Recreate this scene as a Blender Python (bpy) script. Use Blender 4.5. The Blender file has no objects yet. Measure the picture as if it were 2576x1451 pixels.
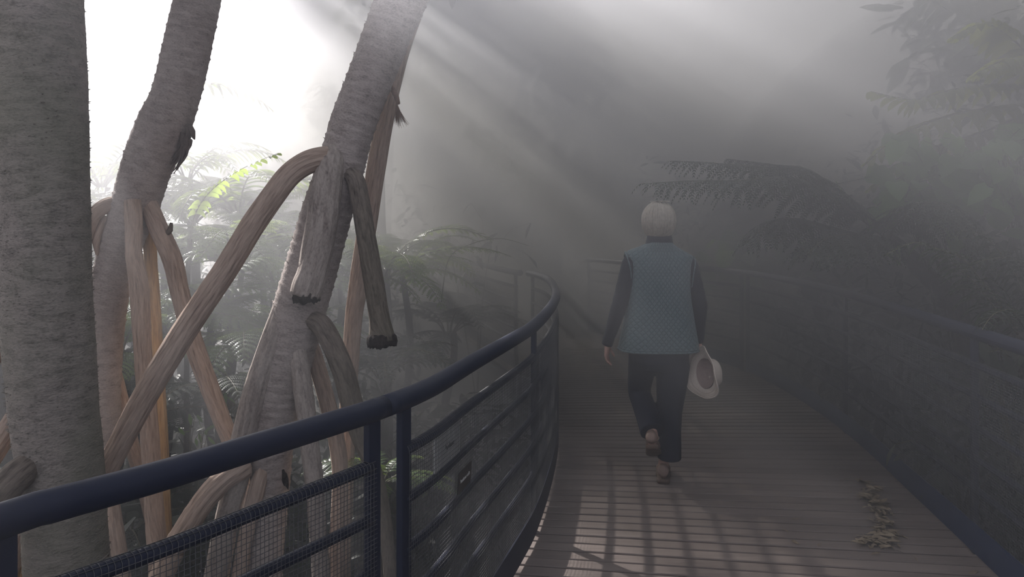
import bpy, bmesh, math, random
from mathutils import Vector, Matrix, Quaternion, noise
from math import sin, cos, pi, radians, sqrt, atan2

random.seed(7)
SC = bpy.context.scene
COL = SC.collection

# ------------------------------------------------------------------ camera
EYE, FPX, CX, HY = 1.54, 1900.0, 1288.0, 563.0
cam_d = bpy.data.cameras.new('camera')
cam = bpy.data.objects.new('camera', cam_d)
COL.objects.link(cam)
cam.location = (0, 0, EYE)
cam.rotation_euler = (pi / 2, 0, 0)
cam_d.sensor_width = 36
cam_d.lens = 36 * FPX / 2576
cam_d.shift_y = -(725.5 - HY) / 2576
cam_d.clip_start = 0.05
cam_d.clip_end = 300
SC.camera = cam


def P(px, py, d):
    """world point seen at photo pixel (px, py) at depth d"""
    return Vector(((px - CX) / FPX * d, d, EYE - (py - HY) / FPX * d))


# ------------------------------------------------------------------ mesh tools
class MB:
    def __init__(self):
        self.v, self.f, self.uv, self.m = [], [], [], []

    def vert(self, co, uv=(0, 0)):
        self.v.append((co[0], co[1], co[2]))
        self.uv.append((uv[0], uv[1]))
        return len(self.v) - 1

    def face(self, idx, m=0):
        self.f.append(tuple(idx))
        self.m.append(m)

    def box(self, lo, hi, m=0):
        x0, y0, z0 = lo
        x1, y1, z1 = hi
        b = len(self.v)
        for z in (z0, z1):
            for x, y in ((x0, y0), (x1, y0), (x1, y1), (x0, y1)):
                self.vert((x, y, z), (x, y))
        for q in ((0, 3, 2, 1), (4, 5, 6, 7), (0, 1, 5, 4), (1, 2, 6, 5), (2, 3, 7, 6), (3, 0, 4, 7)):
            self.face([b + i for i in q], m)

    def hexa(self, bottom, top, m=0):
        b = len(self.v)
        for p in list(bottom) + list(top):
            self.vert(p, (p[0], p[1]))
        for q in ((0, 3, 2, 1), (4, 5, 6, 7), (0, 1, 5, 4), (1, 2, 6, 5), (2, 3, 7, 6), (3, 0, 4, 7)):
            self.face([b + i for i in q], m)

    def tube(self, pts, radii, n=8, caps=True, m=0, disp=None, ref=None, flat=1.0, u0=0.0):
        """swept tube; uv = (metres round, metres along)"""
        k = len(pts)
        pts = [Vector(p) for p in pts]
        if not hasattr(radii, '__len__'):
            radii = [radii] * k
        T = []
        for i in range(k):
            a = pts[max(i - 1, 0)]
            b = pts[min(i + 1, k - 1)]
            t = (b - a)
            T.append(t.normalized() if t.length > 1e-9 else Vector((0, 0, 1)))
        if ref is None:
            ref = Vector((0, 1, 0))
        ref = Vector(ref)
        nrm = ref - T[0] * ref.dot(T[0])
        if nrm.length < 1e-3:
            r2 = Vector((1, 0, 0))
            nrm = r2 - T[0] * r2.dot(T[0])
        nrm.normalize()
        L = 0.0
        base = len(self.v)
        for i in range(k):
            if i:
                q = T[i - 1].rotation_difference(T[i])
                nrm = q @ nrm
                nrm = (nrm - T[i] * nrm.dot(T[i])).normalized()
                L += (pts[i] - pts[i - 1]).length
            bn = T[i].cross(nrm)
            for j in range(n + 1):
                a = 2 * pi * j / n
                r = radii[i]
                if disp:
                    r = disp(r, a, L, i / (k - 1))
                p = pts[i] + nrm * (cos(a) * r) + bn * (sin(a) * r * flat)
                self.vert(p, (u0 + a * radii[i], L))
        w = n + 1
        for i in range(k - 1):
            for j in range(n):
                self.face((base + i * w + j, base + i * w + j + 1, base + (i + 1) * w + j + 1, base + (i + 1) * w + j), m)
        if caps:
            c0 = self.vert(pts[0], (0, 0))
            c1 = self.vert(pts[-1], (0, L))
            for j in range(n):
                self.face((c0, base + j + 1, base + j), m)
                e = base + (k - 1) * w
                self.face((c1, e + j, e + j + 1), m)

    def loft(self, rings, close=True, caps=True, m=0):
        base = len(self.v)
        n = len(rings[0])
        L = 0
        for i, r in enumerate(rings):
            if i:
                L += (Vector(r[0]) - Vector(rings[i - 1][0])).length
            for j, p in enumerate(r):
                self.vert(p, (j / n, L))
        for i in range(len(rings) - 1):
            for j in range(n if close else n - 1):
                a = base + i * n + j
                b = base + i * n + (j + 1) % n
                self.face((a, b, b + n, a + n), m)
        if caps:
            self.face([base + j for j in range(n)][::-1], m)
            self.face([base + (len(rings) - 1) * n + j for j in range(n)], m)

    def blade(self, base, tip, width, normal, fold=0.25, m=0, wmax=0.45, heart=False):
        """a leaf: two folded halves of three quads each"""
        base = Vector(base)
        tip = Vector(tip)
        ax = tip - base
        ln = ax.length
        ax = ax.normalized()
        nn = Vector(normal)
        nn = nn - ax * nn.dot(ax)
        if nn.length < 1e-5:
            nn = ax.orthogonal()
        nn.normalize()
        sd = ax.cross(nn)
        prof = ((-0.06, .62), (.22, 1.0), (.6, .72)) if heart else ((0.02, .35), (wmax, 1.0), (.78, .55))
        mid = [self.vert(base, (0, 0))]
        L, R = [], []
        for t, w in prof:
            c = base + ax * (ln * t) - nn * (ln * .12 * t * t)
            if t >= 0.1 or not heart:
                mid.append(self.vert(c, (.5, t)))
            else:
                mid.append(mid[0])
            L.append(self.vert(c + sd * (width * .5 * w) + nn * (width * fold * w * .5), (0, t)))
            R.append(self.vert(c - sd * (width * .5 * w) + nn * (width * fold * w * .5), (1, t)))
        te = self.vert(tip - nn * (ln * .12), (.5, 1))
        for a, s in ((L, 1), (R, -1)):
            q = [(mid[0], a[0], mid[1])] if mid[1] != mid[0] else []
            q += [(mid[1], a[0], a[1], mid[2]), (mid[2], a[1], a[2], mid[3]), (mid[3], a[2], te)]
            for fc in q:
                self.face(fc if s > 0 else fc[::-1], m)

    def mesh(self, name, mats, smooth=True):
        me = bpy.data.meshes.new(name)
        me.from_pydata(self.v, [], self.f)
        if not isinstance(mats, (list, tuple)):
            mats = [mats]
        for mt in mats:
            me.materials.append(mt)
        if len(mats) > 1:
            me.polygons.foreach_set('material_index', self.m)
        me.polygons.foreach_set('use_smooth', [smooth] * len(me.polygons))
        uvl = me.uv_layers.new(name='UVMap')
        li = [0] * len(me.loops)
        me.loops.foreach_get('vertex_index', li)
        flat = []
        for i in li:
            flat.extend(self.uv[i])
        uvl.data.foreach_set('uv', flat)
        me.update()
        return me

    def build(self, name, mats, parent=None, smooth=True):
        return link(name, self.mesh(name, mats, smooth), parent)


def link(name, me, parent=None):
    o = bpy.data.objects.new(name, me)
    COL.objects.link(o)
    if parent is not None:
        o.parent = parent
        bpy.context.view_layer.update()
        o.matrix_parent_inverse = parent.matrix_world.inverted()
    return o


def empty(name, loc):
    o = bpy.data.objects.new(name, None)
    COL.objects.link(o)
    o.location = loc
    o.empty_display_size = .1
    return o


def tag(o, label, cat, group=None, kind=None):
    o['label'] = label
    o['category'] = cat
    if group:
        o['group'] = group
    if kind:
        o['kind'] = kind
    return o


def smoothpath(pts, step=0.03):
    """Catmull-Rom through tuples (Vector, *scalars); returns resampled list of the same"""
    out = []
    n = len(pts)
    for i in range(n - 1):
        a, b, c, d = pts[max(i - 1, 0)], pts[i], pts[i + 1], pts[min(i + 2, n - 1)]
        seg = (c[0] - b[0]).length
        k = max(1, int(seg / step))
        for j in range(k):
            t = j / k
            def cr(p0, p1, p2, p3):
                return (p1 * 2 + (p2 - p0) * t + (p0 * 2 - p1 * 5 + p2 * 4 - p3) * t * t + (p1 * 3 - p0 - p2 * 3 + p3) * t * t * t) * .5
            out.append(tuple(cr(a[q], b[q], c[q], d[q]) for q in range(len(b))))
    out.append(tuple(pts[-1]))
    return out


def nz(x, y, z):
    return noise.noise(Vector((x, y, z)))


# ------------------------------------------------------------------ materials
def new_mat(name):
    m = bpy.data.materials.new(name)
    m.use_nodes = True
    nt = m.node_tree
    for n in list(nt.nodes):
        nt.nodes.remove(n)
    out = nt.nodes.new('ShaderNodeOutputMaterial')
    return m, nt, out


def N(nt, t, **kw):
    n = nt.nodes.new(t)
    for k, v in kw.items():
        if hasattr(n, k):
            setattr(n, k, v)
        else:
            n.inputs[k.replace('_', ' ')].default_value = v
    return n


def C4(c):
    return (c[0], c[1], c[2], 1)


def ramp(nt, fac, stops):
    r = nt.nodes.new('ShaderNodeValToRGB')
    els = r.color_ramp.elements
    while len(els) < len(stops):
        els.new(.5)
    for e, (p, c) in zip(els, stops):
        e.position = p
        e.color = C4(c)
    nt.links.new(fac, r.inputs['Fac'])
    return r.outputs['Color']


def coords(nt, scale, use='UV'):
    tc = nt.nodes.new('ShaderNodeTexCoord')
    mp = nt.nodes.new('ShaderNodeMapping')
    mp.inputs['Scale'].default_value = scale
    nt.links.new(tc.outputs[use], mp.inputs['Vector'])
    return mp.outputs['Vector']


def noise_tex(nt, vec, scale=1.0, detail=4, rough=.6):
    n = nt.nodes.new('ShaderNodeTexNoise')
    n.inputs['Scale'].default_value = scale
    n.inputs['Detail'].default_value = detail
    n.inputs['Roughness'].default_value = rough
    nt.links.new(vec, n.inputs['Vector'])
    return n.outputs['Fac']


def bump(nt, h, strength, dist):
    b = nt.nodes.new('ShaderNodeBump')
    b.inputs['Strength'].default_value = strength
    b.inputs['Distance'].default_value = dist
    nt.links.new(h, b.inputs['Height'])
    return b.outputs['Normal']


def principled(nt, out, color=None, rough=.6, spec=.4, normal=None, metal=0.0, sheen=0.0):
    b = nt.nodes.new('ShaderNodeBsdfPrincipled')
    if color is not None:
        if isinstance(color, (tuple, list)):
            b.inputs['Base Color'].default_value = C4(color)
        else:
            nt.links.new(color, b.inputs['Base Color'])
    b.inputs['Roughness'].default_value = rough
    b.inputs['Specular IOR Level'].default_value = spec
    b.inputs['Metallic'].default_value = metal
    if sheen:
        b.inputs['Sheen Weight'].default_value = sheen
    if normal is not None:
        nt.links.new(normal, b.inputs['Normal'])
    if out is not None:
        nt.links.new(b.outputs[0], out.inputs['Surface'])
    return b


def mat_simple(name, c1, c2=None, rough=.6, spec=.4, scale=30, bstr=0.2, bdist=.002, use='Object', sc=(1, 1, 1), metal=0, sheen=0):
    m, nt, out = new_mat(name)
    v = coords(nt, sc, use)
    f = noise_tex(nt, v, scale, 4)
    c2 = c2 or tuple(x * .75 for x in c1)
    col = ramp(nt, f, ((.35, c2), (.65, c1)))
    nrm = bump(nt, f, bstr, bdist) if bstr else None
    principled(nt, out, col, rough, spec, nrm, metal, sheen)
    return m


def mat_bark(name, light, dark, su, sv, fine=(70, 220), bstr=.6, spots=True, green=None):
    m, nt, out = new_mat(name)
    v1 = coords(nt, (su, sv, 1))
    f1 = noise_tex(nt, v1, 1.0, 5, .65)
    v2 = coords(nt, (fine[0], fine[1], 1))
    f2 = noise_tex(nt, v2, 1.0, 3, .6)
    mix = nt.nodes.new('ShaderNodeMath')
    mix.operation = 'MULTIPLY_ADD'
    nt.links.new(f2, mix.inputs[0])
    mix.inputs[1].default_value = .5
    hv = nt.nodes.new('ShaderNodeMath')
    hv.operation = 'MULTIPLY'
    nt.links.new(f1, hv.inputs[0])
    hv.inputs[1].default_value = .6
    nt.links.new(hv.outputs[0], mix.inputs[2])
    col = ramp(nt, mix.outputs[0], ((.36, tuple(x * .45 for x in dark)), (.46, dark), (.6, light), (.75, tuple(min(1, x * 1.2) for x in light))))
    if green:
        v3 = coords(nt, (1.3, 1.1, 1))
        f3 = noise_tex(nt, v3, 1.6, 3, .5)
        mk = ramp(nt, f3, ((.42, (0, 0, 0)), (.62, (1, 1, 1))))
        mx = nt.nodes.new('ShaderNodeMix')
        mx.data_type = 'RGBA'
        nt.links.new(mk, mx.inputs[0])
        nt.links.new(col, mx.inputs[6])
        mx.inputs[7].default_value = C4(green)
        mx2 = nt.nodes.new('ShaderNodeMix')
        mx2.data_type = 'RGBA'
        mx2.inputs[0].default_value = .45
        nt.links.new(col, mx2.inputs[6])
        nt.links.new(mx.outputs[2], mx2.inputs[7])
        col = mx2.outputs[2]
    nrm = bump(nt, mix.outputs[0], bstr, .012)
    principled(nt, out, col, .85, .15, nrm)
    return m


def mat_leaf(name, c1, c2, trans, tw=.4, rough=.35, spec=.5):
    """leaf blade: glossy upper surface with light passing through the blade"""
    m, nt, out = new_mat(name)
    oi = nt.nodes.new('ShaderNodeNewGeometry')
    col = ramp(nt, oi.outputs['Random Per Island'], ((0, c1), (1, c2)))
    b = principled(nt, None, col, rough, spec)
    t = nt.nodes.new('ShaderNodeBsdfTranslucent')
    t.inputs['Color'].default_value = C4(trans)
    mx = nt.nodes.new('ShaderNodeMixShader')
    mx.inputs[0].default_value = tw
    nt.links.new(b.outputs[0], mx.inputs[1])
    nt.links.new(t.outputs[0], mx.inputs[2])
    nt.links.new(mx.outputs[0], out.inputs['Surface'])
    return m


M = {}
M['bark'] = mat_bark('pandanus bark', (.40, .345, .315), (.25, .205, .185), 16, 38, (90, 130), .5)
M['bark_a'] = mat_bark('mossy bark', (.31, .27, .24), (.17, .15, .13), 13, 34, (85, 150), .55, green=(.17, .175, .12))
M['root'] = mat_bark('prop root bark', (.47, .36, .29), (.30, .215, .165), 75, 6, (140, 18), .6)
M['root_gold'] = mat_bark('golden root bark', (.50, .33, .16), (.34, .20, .085), 80, 5, (150, 14), .5)
M['root_dark'] = mat_bark('dark root bark', (.20, .165, .135), (.10, .082, .066), 60, 9, (120, 40), .7, green=(.12, .115, .075))
M['root_grey'] = mat_bark('grey prop root bark', (.40, .345, .305), (.25, .205, .18), 40, 9, (110, 60), .6)
M['flake'] = mat_simple('curled dead bark', (.15, .12, .10), (.09, .072, .06), .9, .1, 30, .3, .004)
M['cut'] = mat_simple('rotted root end', (.055, .045, .04), (.02, .017, .015), .95, .1, 60, 1.0, .01)
M['fibre'] = mat_simple('dry root fibre', (.26, .17, .12), (.16, .1, .07), .8, .2, 40, 0)
M['steel'] = mat_simple('navy painted steel', (.008, .012, .032), (.007, .010, .026), .5, .25, 220, .12, .0006)
M['steel_lit'] = mat_simple('lit tone of navy paint', (.010, .025, .075), (.008, .020, .06), .5, .3, 160, .1, .0006)  # same navy paint as the rails; its lit look is put into the colour
M['wire'] = mat_simple('dull galvanised wire', (.12, .12, .125), (.07, .07, .075), .5, .4, 60, 0, metal=.4)
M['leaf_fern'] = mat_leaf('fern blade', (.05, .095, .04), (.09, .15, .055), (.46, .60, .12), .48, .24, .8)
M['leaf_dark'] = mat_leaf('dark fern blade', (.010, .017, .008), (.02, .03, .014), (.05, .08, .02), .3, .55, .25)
M['leaf_broad'] = mat_leaf('broad leaf blade', (.055, .13, .035), (.09, .19, .045), (.34, .58, .08), .45, .4, .5)
M['leaf_palm'] = mat_leaf('palm leaflet', (.12, .15, .035), (.18, .21, .05), (.42, .46, .09), .42, .45, .4)
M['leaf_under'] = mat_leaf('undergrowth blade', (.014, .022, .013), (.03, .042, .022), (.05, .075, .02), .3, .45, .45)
M['leaf_canopy'] = mat_leaf('canopy blade', (.03, .05, .025), (.06, .09, .04), (.10, .15, .04), .2, .5, .4)
M['stalk'] = mat_simple('green brown stalk', (.11, .10, .05), (.07, .06, .03), .6, .3, 20, 0)
M['fern_trunk'] = mat_simple('fibrous fern trunk', (.06, .045, .035), (.03, .022, .018), .95, .1, 25, 1.0, .02)
M['far_bark'] = mat_simple('forest bark', (.12, .10, .085), (.07, .06, .05), .9, .1, 8, .5, .02)
M['dry'] = mat_simple('dry leaf', (.30, .24, .17), (.14, .10, .065), .8, .2, 18, 0)
M['soil'] = mat_simple('forest soil', (.04, .032, .025), (.018, .014, .011), .95, .1, 2.5, 1.0, .05)
# ------------------------------------------------------------------ boardwalk
HR = 1.03                                     # handrail height


def plan(px, py, z=HR):
    d = FPX * (EYE - z) / (py - HY)
    return Vector(((px - CX) / FPX * d, d, 0))


left_pts = [Vector((-2.3, -2.2, 0)), Vector((-1.75, -.9, 0)), Vector((-1.3, .2, 0)), Vector((-1.05, .85, 0))] + [plan(*q) for q in (
    (0, 1311), (125, 1273), (250, 1239), (375, 1205), (500, 1168), (644, 1123), (750, 1091), (900, 1045), (965, 1023), (1040, 994), (1100, 965), (1146, 937), (1200, 905), (1300, 848), (1340, 822), (1375, 787),
    (1395, 757), (1398, 735), (1387, 710), (1368, 697), (1340, 689))] + [Vector((.05, 7.95, 0)), Vector((-.16, 8.6, 0)), Vector((-.42, 9.6, 0)), Vector((-.85, 11, 0)), Vector((-1.5, 12.6, 0)), Vector((-2.4, 14.2, 0))]
right_pts = [Vector((1.0, -2.2, 0)), Vector((1.42, -.5, 0)), Vector((1.72, 1.0, 0)), Vector((1.98, 2.4, 0)), Vector((2.13, 3.3, 0)), Vector((2.27, 4.2, 0)),
             Vector((2.42, 5.2, 0)), Vector((2.50, 6.1, 0)), Vector((2.51, 7.0, 0)), Vector((2.45, 7.85, 0)), Vector((2.20, 8.6, 0)), Vector((1.72, 9.5, 0)),
             Vector((1.1, 10.8, 0)), Vector((.4, 12.3, 0)), Vector((-.5, 14, 0)), Vector((-1.6, 15.6, 0))]


def dense(pts, step=.04):
    return [p[0] for p in smoothpath([(p,) for p in pts], step)]


LEFT = dense(left_pts)
RIGHT = dense(right_pts)


def x_at(curve, y):
    for a, b in zip(curve, curve[1:]):
        if a.y <= y <= b.y:
            t = (y - a.y) / max(b.y - a.y, 1e-6)
            return a.x + (b.x - a.x) * t
    return curve[-1].x if y > curve[-1].y else curve[0].x


def mat_deck():
    m, nt, out = new_mat('weathered grooved boards')
    geo = nt.nodes.new('ShaderNodeNewGeometry')
    v1 = coords(nt, (1.4, 55, 1), 'Object')
    f1 = noise_tex(nt, v1, 1.0, 5, .65)
    v2 = coords(nt, (1, 1, 1), 'Object')
    f2 = noise_tex(nt, v2, 2.2, 3, .55)
    a = nt.nodes.new('ShaderNodeMath')
    a.operation = 'MULTIPLY_ADD'
    nt.links.new(geo.outputs['Random Per Island'], a.inputs[0])
    a.inputs[1].default_value = .22
    b = nt.nodes.new('ShaderNodeMath')
    b.operation = 'MULTIPLY_ADD'
    nt.links.new(f1, b.inputs[0])
    b.inputs[1].default_value = .55
    c = nt.nodes.new('ShaderNodeMath')
    c.operation = 'MULTIPLY'
    nt.links.new(f2, c.inputs[0])
    c.inputs[1].default_value = .32
    nt.links.new(c.outputs[0], b.inputs[2])
    nt.links.new(b.outputs[0], a.inputs[2])
    col = ramp(nt, a.outputs[0], ((.3, (.105, .083, .074)), (.55, (.185, .150, .135)), (.8, (.26, .215, .195))))
    nrm = bump(nt, f1, .35, .004)
    principled(nt, out, col, .62, .35, nrm)
    return m


M['deck'] = mat_deck()
mb = MB()
y = -1.9
PITCH, GAP = .097, .013
while y < 15.2:
    def edge(yc):
        s = -(5.7 - yc) / 16.0
        s = max(-.16, min(.35, s))
        xl, xr = x_at(LEFT, yc), x_at(RIGHT, yc)
        for _ in range(3):
            xl = x_at(LEFT, yc + s * (xl - 1.2))
            xr = x_at(RIGHT, yc + s * (xr - 1.2))
        return s, xl - .01, xr + .02
    s0, l0, r0 = edge(y)
    s1, l1, r1 = edge(y + PITCH - GAP)
    y1 = y + PITCH - GAP
    h = .0015 * random.uniform(-1, 1)
    def bq(z, ins):
        return ((l0, y + s0 * (l0 - 1.2) + ins, z), (r0, y + s0 * (r0 - 1.2) + ins, z), (r1, y1 + s1 * (r1 - 1.2) - ins, z), (l1, y1 + s1 * (l1 - 1.2) - ins, z))
    mb.loft([bq(-.032, 0), bq(h - .004, 0), bq(h, .004)])
    y += PITCH
deck = mb.build('floor', M['deck'], smooth=False)
deck['kind'] = 'structure'
tag(deck, 'grooved timber boardwalk curving away into the mist', 'boardwalk', kind='structure')

# steel stringers along both edges of the boards
for nm, curve, off in (('trim_1', LEFT, -.03), ('trim_2', RIGHT, .05)):
    mb = MB()
    pts = curve[::4]
    rings = []
    for i, p in enumerate(pts):
        a, b = pts[max(i - 1, 0)], pts[min(i + 1, len(pts) - 1)]
        t = (b - a).normalized()
        nn = Vector((t.y, -t.x, 0))
        q = p + nn * off
        rings.append([q + nn * .03 + Vector((0, 0, -.06)), q + nn * .03 + Vector((0, 0, -.30)), q - nn * .03 + Vector((0, 0, -.30)), q - nn * .03 + Vector((0, 0, -.06))])
    mb.loft(rings)
    o = mb.build(nm, M['steel'], smooth=False)
    tag(o, 'navy steel beam under the ' + ('left' if nm == 'trim_1' else 'right') + ' edge of the boardwalk', 'beam', kind='structure')

# ground
mb = MB()
gx, gy = 60, 60
for i in range(gx + 1):
    for j in range(gy + 1):
        X = -32 + 62 * i / gx
        Y = -6 + 56 * j / gy
        Z = -1.3 + .18 * nz(X * .3, Y * .3, 0)
        if X > 4:
            Z += min(2.2, (X - 4) * .35)
        if Y > 15:
            Z += min(3, (Y - 15) * .15)
        mb.vert((X, Y, Z), (X, Y))
for i in range(gx):
    for j in range(gy):
        a = i * (gy + 1) + j
        mb.face((a, a + gy + 1, a + gy + 2, a + 1))
g = mb.build('ground', M['soil'])
tag(g, 'dark soil of the rainforest floor below the boardwalk', 'ground', kind='structure')
GROUND = -1.3


# ------------------------------------------------------------------ railings
RAILS = (.88, .735, .59, .445, .30)


def curve_between(curve, s0, s1):
    out, L = [], 0
    for a, b in zip(curve, curve[1:]):
        seg = (b - a).length
        if seg < 1e-9:
            continue
        if L <= s0 < L + seg:
            out.append(a.lerp(b, (s0 - L) / seg))
        if s0 < L + seg < s1 and (not out or (b - out[-1]).length > .004):
            out.append(b.copy())
        if L < s1 <= L + seg:
            q = a.lerp(b, (s1 - L) / seg)
            if out and (q - out[-1]).length < .004:
                out.pop()
            out.append(q)
        L += seg
    return out


def arclen_at(curve, key):
    """arc length of the curve point nearest to the plan point key"""
    L, best, bl, prev = 0, 1e9, 0, curve[0]
    for p in curve:
        L += (p - prev).length
        prev = p
        d = (p - key).length
        if d < best:
            best, bl = d, L
    return bl


def side(pts, i):
    a, b = pts[max(i - 2, 0)], pts[min(i + 2, len(pts) - 1)]
    t = (b - a).normalized()
    return Vector((t.y, -t.x, 0))           # to the right of travel


def add_railing(curve, s0, s1, post_s, label, inner, start_post=True, meshed=True, kick=True, extend=(0.0, 0.0)):
    """one welded section: handrail, posts, five rails, wire mesh, kick plate. inner = +1 when the deck lies to the right of travel"""
    pts = curve_between(curve, s0, s1)
    root = empty('railing', pts[len(pts) // 2].copy())
    tag(root, label, 'railing', 'navy railing sections of the boardwalk')
    hp = curve_between(curve, s0 - extend[0], s1 + extend[1])
    up = Vector((0, 0, 1))
    mb = MB()
    rr = [.031] * len(hp)
    mb.tube([p + up * HR for p in hp], rr, 20)
    mb.build('handrail', M['steel'], root)
    for sp in post_s:
        q = curve_between(curve, sp - .05, sp + .05)
        c = q[len(q) // 2]
        t = (q[-1] - q[0]).normalized()
        nn = Vector((t.y, -t.x, 0))
        mb = MB()
        w, th = .0245, .011
        ring = []
        for z in (-.28, HR - .012):
            ring.append([c + t * a + nn * b + up * z for a, b in ((-w, -th), (w, -th), (w, th), (-w, th))])
        mb.loft(ring)
        po = mb.build('post', M['steel'], root, smooth=False)
        bv = po.modifiers.new('bevel', 'BEVEL')
        bv.width = .003
        bv.segments = 2
        # base cleat
        mb = MB()
        ring = []
        for z in (-.25, -.09):
            ring.append([c + t * a - nn * (inner * .0) + nn * b + up * z for a, b in ((-.05, -.016), (.05, -.016), (.05, .016), (-.05, .016))])
        mb.loft(ring)
        mb.build('post_cleat', M['steel'], root, smooth=False)
    off = .024 * inner
    for k, z in enumerate(RAILS):
        mb = MB()
        rp = []
        for i, p in enumerate(pts):
            rp.append(p + up * z)
        mb.tube(rp, .0165 if k == 0 else .0145, 12)
        mb.build('rail', M['steel'], root)
    if kick:
        mb = MB()
        rings = []
        for i, p in enumerate(pts):
            nn = side(pts, i) * inner
            q = p + nn * .02
            rings.append([q + up * .015, q + up * .15, q - nn * .008 + up * .15, q - nn * .008 + up * .015])
        mb.loft(rings)
        mb.build('kick_plate', M['steel'] if inner > 0 else M['steel_lit'], root, smooth=False)
    if meshed:
        mb = MB()
        cell, r = .0127, .00100
        # horizontal wires
        zt = RAILS[0] + .004
        nh = int((zt - .155) / cell)
        base = []
        for i, p in enumerate(pts):
            nn = side(pts, i) * inner
            base.append((p, nn))
        def wob(L, z):
            return .0035 * nz(L * 3.1, z * 6, 3.3) + .0025 * nz(L * 11, z * 2, 9.1)
        for k in range(nh + 1):
            z = .155 + k * cell
            L, wire = 0, []
            for i, (p, nn) in enumerate(base):
                if i:
                    L += (p - base[i - 1][0]).length
                zz = z + .004 * nz(L * 1.5, z * 3, 1.0)
                wire.append(p + nn * (.0185 + wob(L, z)) + up * zz)
            mb.tube(wire, r, 3, caps=False)
        # vertical wires, folded over the top rail
        L, nxt = 0, 0
        for i in range(len(base) - 1):
            p, nn = base[i]
            q, mm = base[i + 1]
            seg = (q - p).length
            while nxt <= L + seg:
                t = (nxt - L) / seg
                c = p.lerp(q, t)
                n2 = nn.lerp(mm, t)
                tw = (q - p).normalized()
                w = []
                lean = .003 * nz(nxt * 9, 0, 5)
                for z in (.155, .40, .62, .80, .872):
                    w.append(c + n2 * (.0185 + wob(nxt, z)) + up * z + tw * (lean * z))
                for a in (25, 60, 95, 130, 165, 200):
                    a = radians(a)
                    w.append(c + n2 * (cos(a) * .0185) + up * (RAILS[0] + sin(a) * .0185) + tw * lean)
                mb.tube(w, r, 3, caps=False)
                nxt += cell
            L += seg
        # three wires running along the folded strip
        for a in (50, 95, 140, 185):
            a = radians(a)
            mb.tube([p + nn * (cos(a) * .0188) + up * (RAILS[0] + sin(a) * .0188) for p, nn in base], r, 3, caps=False)
        mb.build('wire_mesh', M['wire'], root)
        # tie wires binding the mesh to the end posts
        for e in (0, -1):
            p, nn = base[e]
            mb = MB()
            chain = []
            t = (base[1][0] - base[0][0]).normalized() if e == 0 else (base[-1][0] - base[-2][0]).normalized()
            s = -1 if e == 0 else 1
            for k in range(22):
                z = .18 + k * .031 + .006 * nz(k, 1.7, 0)
                c = p + t * (s * .012)
                for a in range(0, 360, 45):
                    aa = radians(a)
                    chain.append(c + t * (cos(aa) * .030) + nn * (sin(aa) * .0165) + up * (.031 * a / 360 * .3 + .002 * sin(aa * 2 + k)))
            mb.tube(chain, .0009, 3, caps=False)
            mb.build('tie_wire', M['wire'], root)
    return root


def s_left(px, py):
    return arclen_at(LEFT, plan(px, py))


sA = s_left(931, 1035)
sB = s_left(1008, 1007)
sJ = s_left(972, 1020)
sM = s_left(1338, 823)
sC = arclen_at(LEFT, plan(1341, 689))
sD = arclen_at(LEFT, Vector((.05, 7.95, 0)))
sE = arclen_at(LEFT, Vector((-.6, 10.3, 0)))
sZ = arclen_at(LEFT, Vector((-2.2, 14.0, 0)))
s00 = s_left(-6, 1313)
add_railing(LEFT, s00 - .0, sA, [s00, sA], 'navy railing section nearest the camera, in front of the tallest bare trunk', 1, extend=(.04, sJ - sA - .0012))
add_railing(LEFT, s00 - 2.2, s00 - .09, [s00 - .09], 'navy railing section at the bottom edge, just behind the nearest corner post', 1, extend=(0, .046))
add_railing(LEFT, sB, sC, [sB, sM, sC], 'navy railing section with two plant signs bending round the inside of the curve', 1, extend=(sB - sJ - .0008, .1))
add_railing(LEFT, sD, sE, [sD, sE], 'navy railing section half lost in mist past the bend', 1, extend=(.09, .05))
add_railing(LEFT, sE + .1, sZ, [sE + .1, sZ], 'farthest navy railing section, almost swallowed by mist', 1, extend=(.05, .05))

rA = arclen_at(RIGHT, Vector((2.45, 7.87, 0)))
rB = arclen_at(RIGHT, Vector((2.46, 5.56, 0)))
rC = arclen_at(RIGHT, Vector((2.19, 3.55, 0)))
rD = arclen_at(RIGHT, Vector((1.72, 1.0, 0)))
rE = arclen_at(RIGHT, Vector((1.1, 10.8, 0)))
rF = arclen_at(RIGHT, Vector((-1.0, 14.8, 0)))
add_railing(RIGHT, rD, rA, [rD + .03, rC, rB, rA], 'long dim navy railing on the far side of the boards, leaves poking through it', -1, extend=(.05, .044))
add_railing(RIGHT, rA + .09, rE, [rA + .09, rE], 'misty navy railing section just past the walker, turning left', -1, extend=(.04, .04))

# small bright weld bead on the joint of the handrail
# ------------------------------------------------------------------ plant signs
def text_mesh(body, size, name):
    c = bpy.data.curves.new(name, 'FONT')
    c.body = body
    c.size = size
    c.align_x = 'CENTER'
    c.extrude = .0003
    o = bpy.data.objects.new(name, c)
    COL.objects.link(o)
    dg = bpy.context.evaluated_depsgraph_get()
    me = bpy.data.meshes.new_from_object(o.evaluated_get(dg))
    bpy.data.objects.remove(o)
    bpy.data.curves.remove(c)
    return me


M['sign_grey'] = mat_simple('grey engraved plate', (.50, .50, .47), (.44, .44, .42), .35, .5, 5, .05)
M['sign_black'] = mat_simple('black label plate', (.018, .018, .016), (.014, .014, .013), .35, .5, 5, 0)
M['ink_dark'] = mat_simple('dark lettering', (.05, .05, .048), None, .6, .3, 5, 0)
M['ink_white'] = mat_simple('white lettering', (.62, .62, .60), None, .6, .3, 5, 0)


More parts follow.
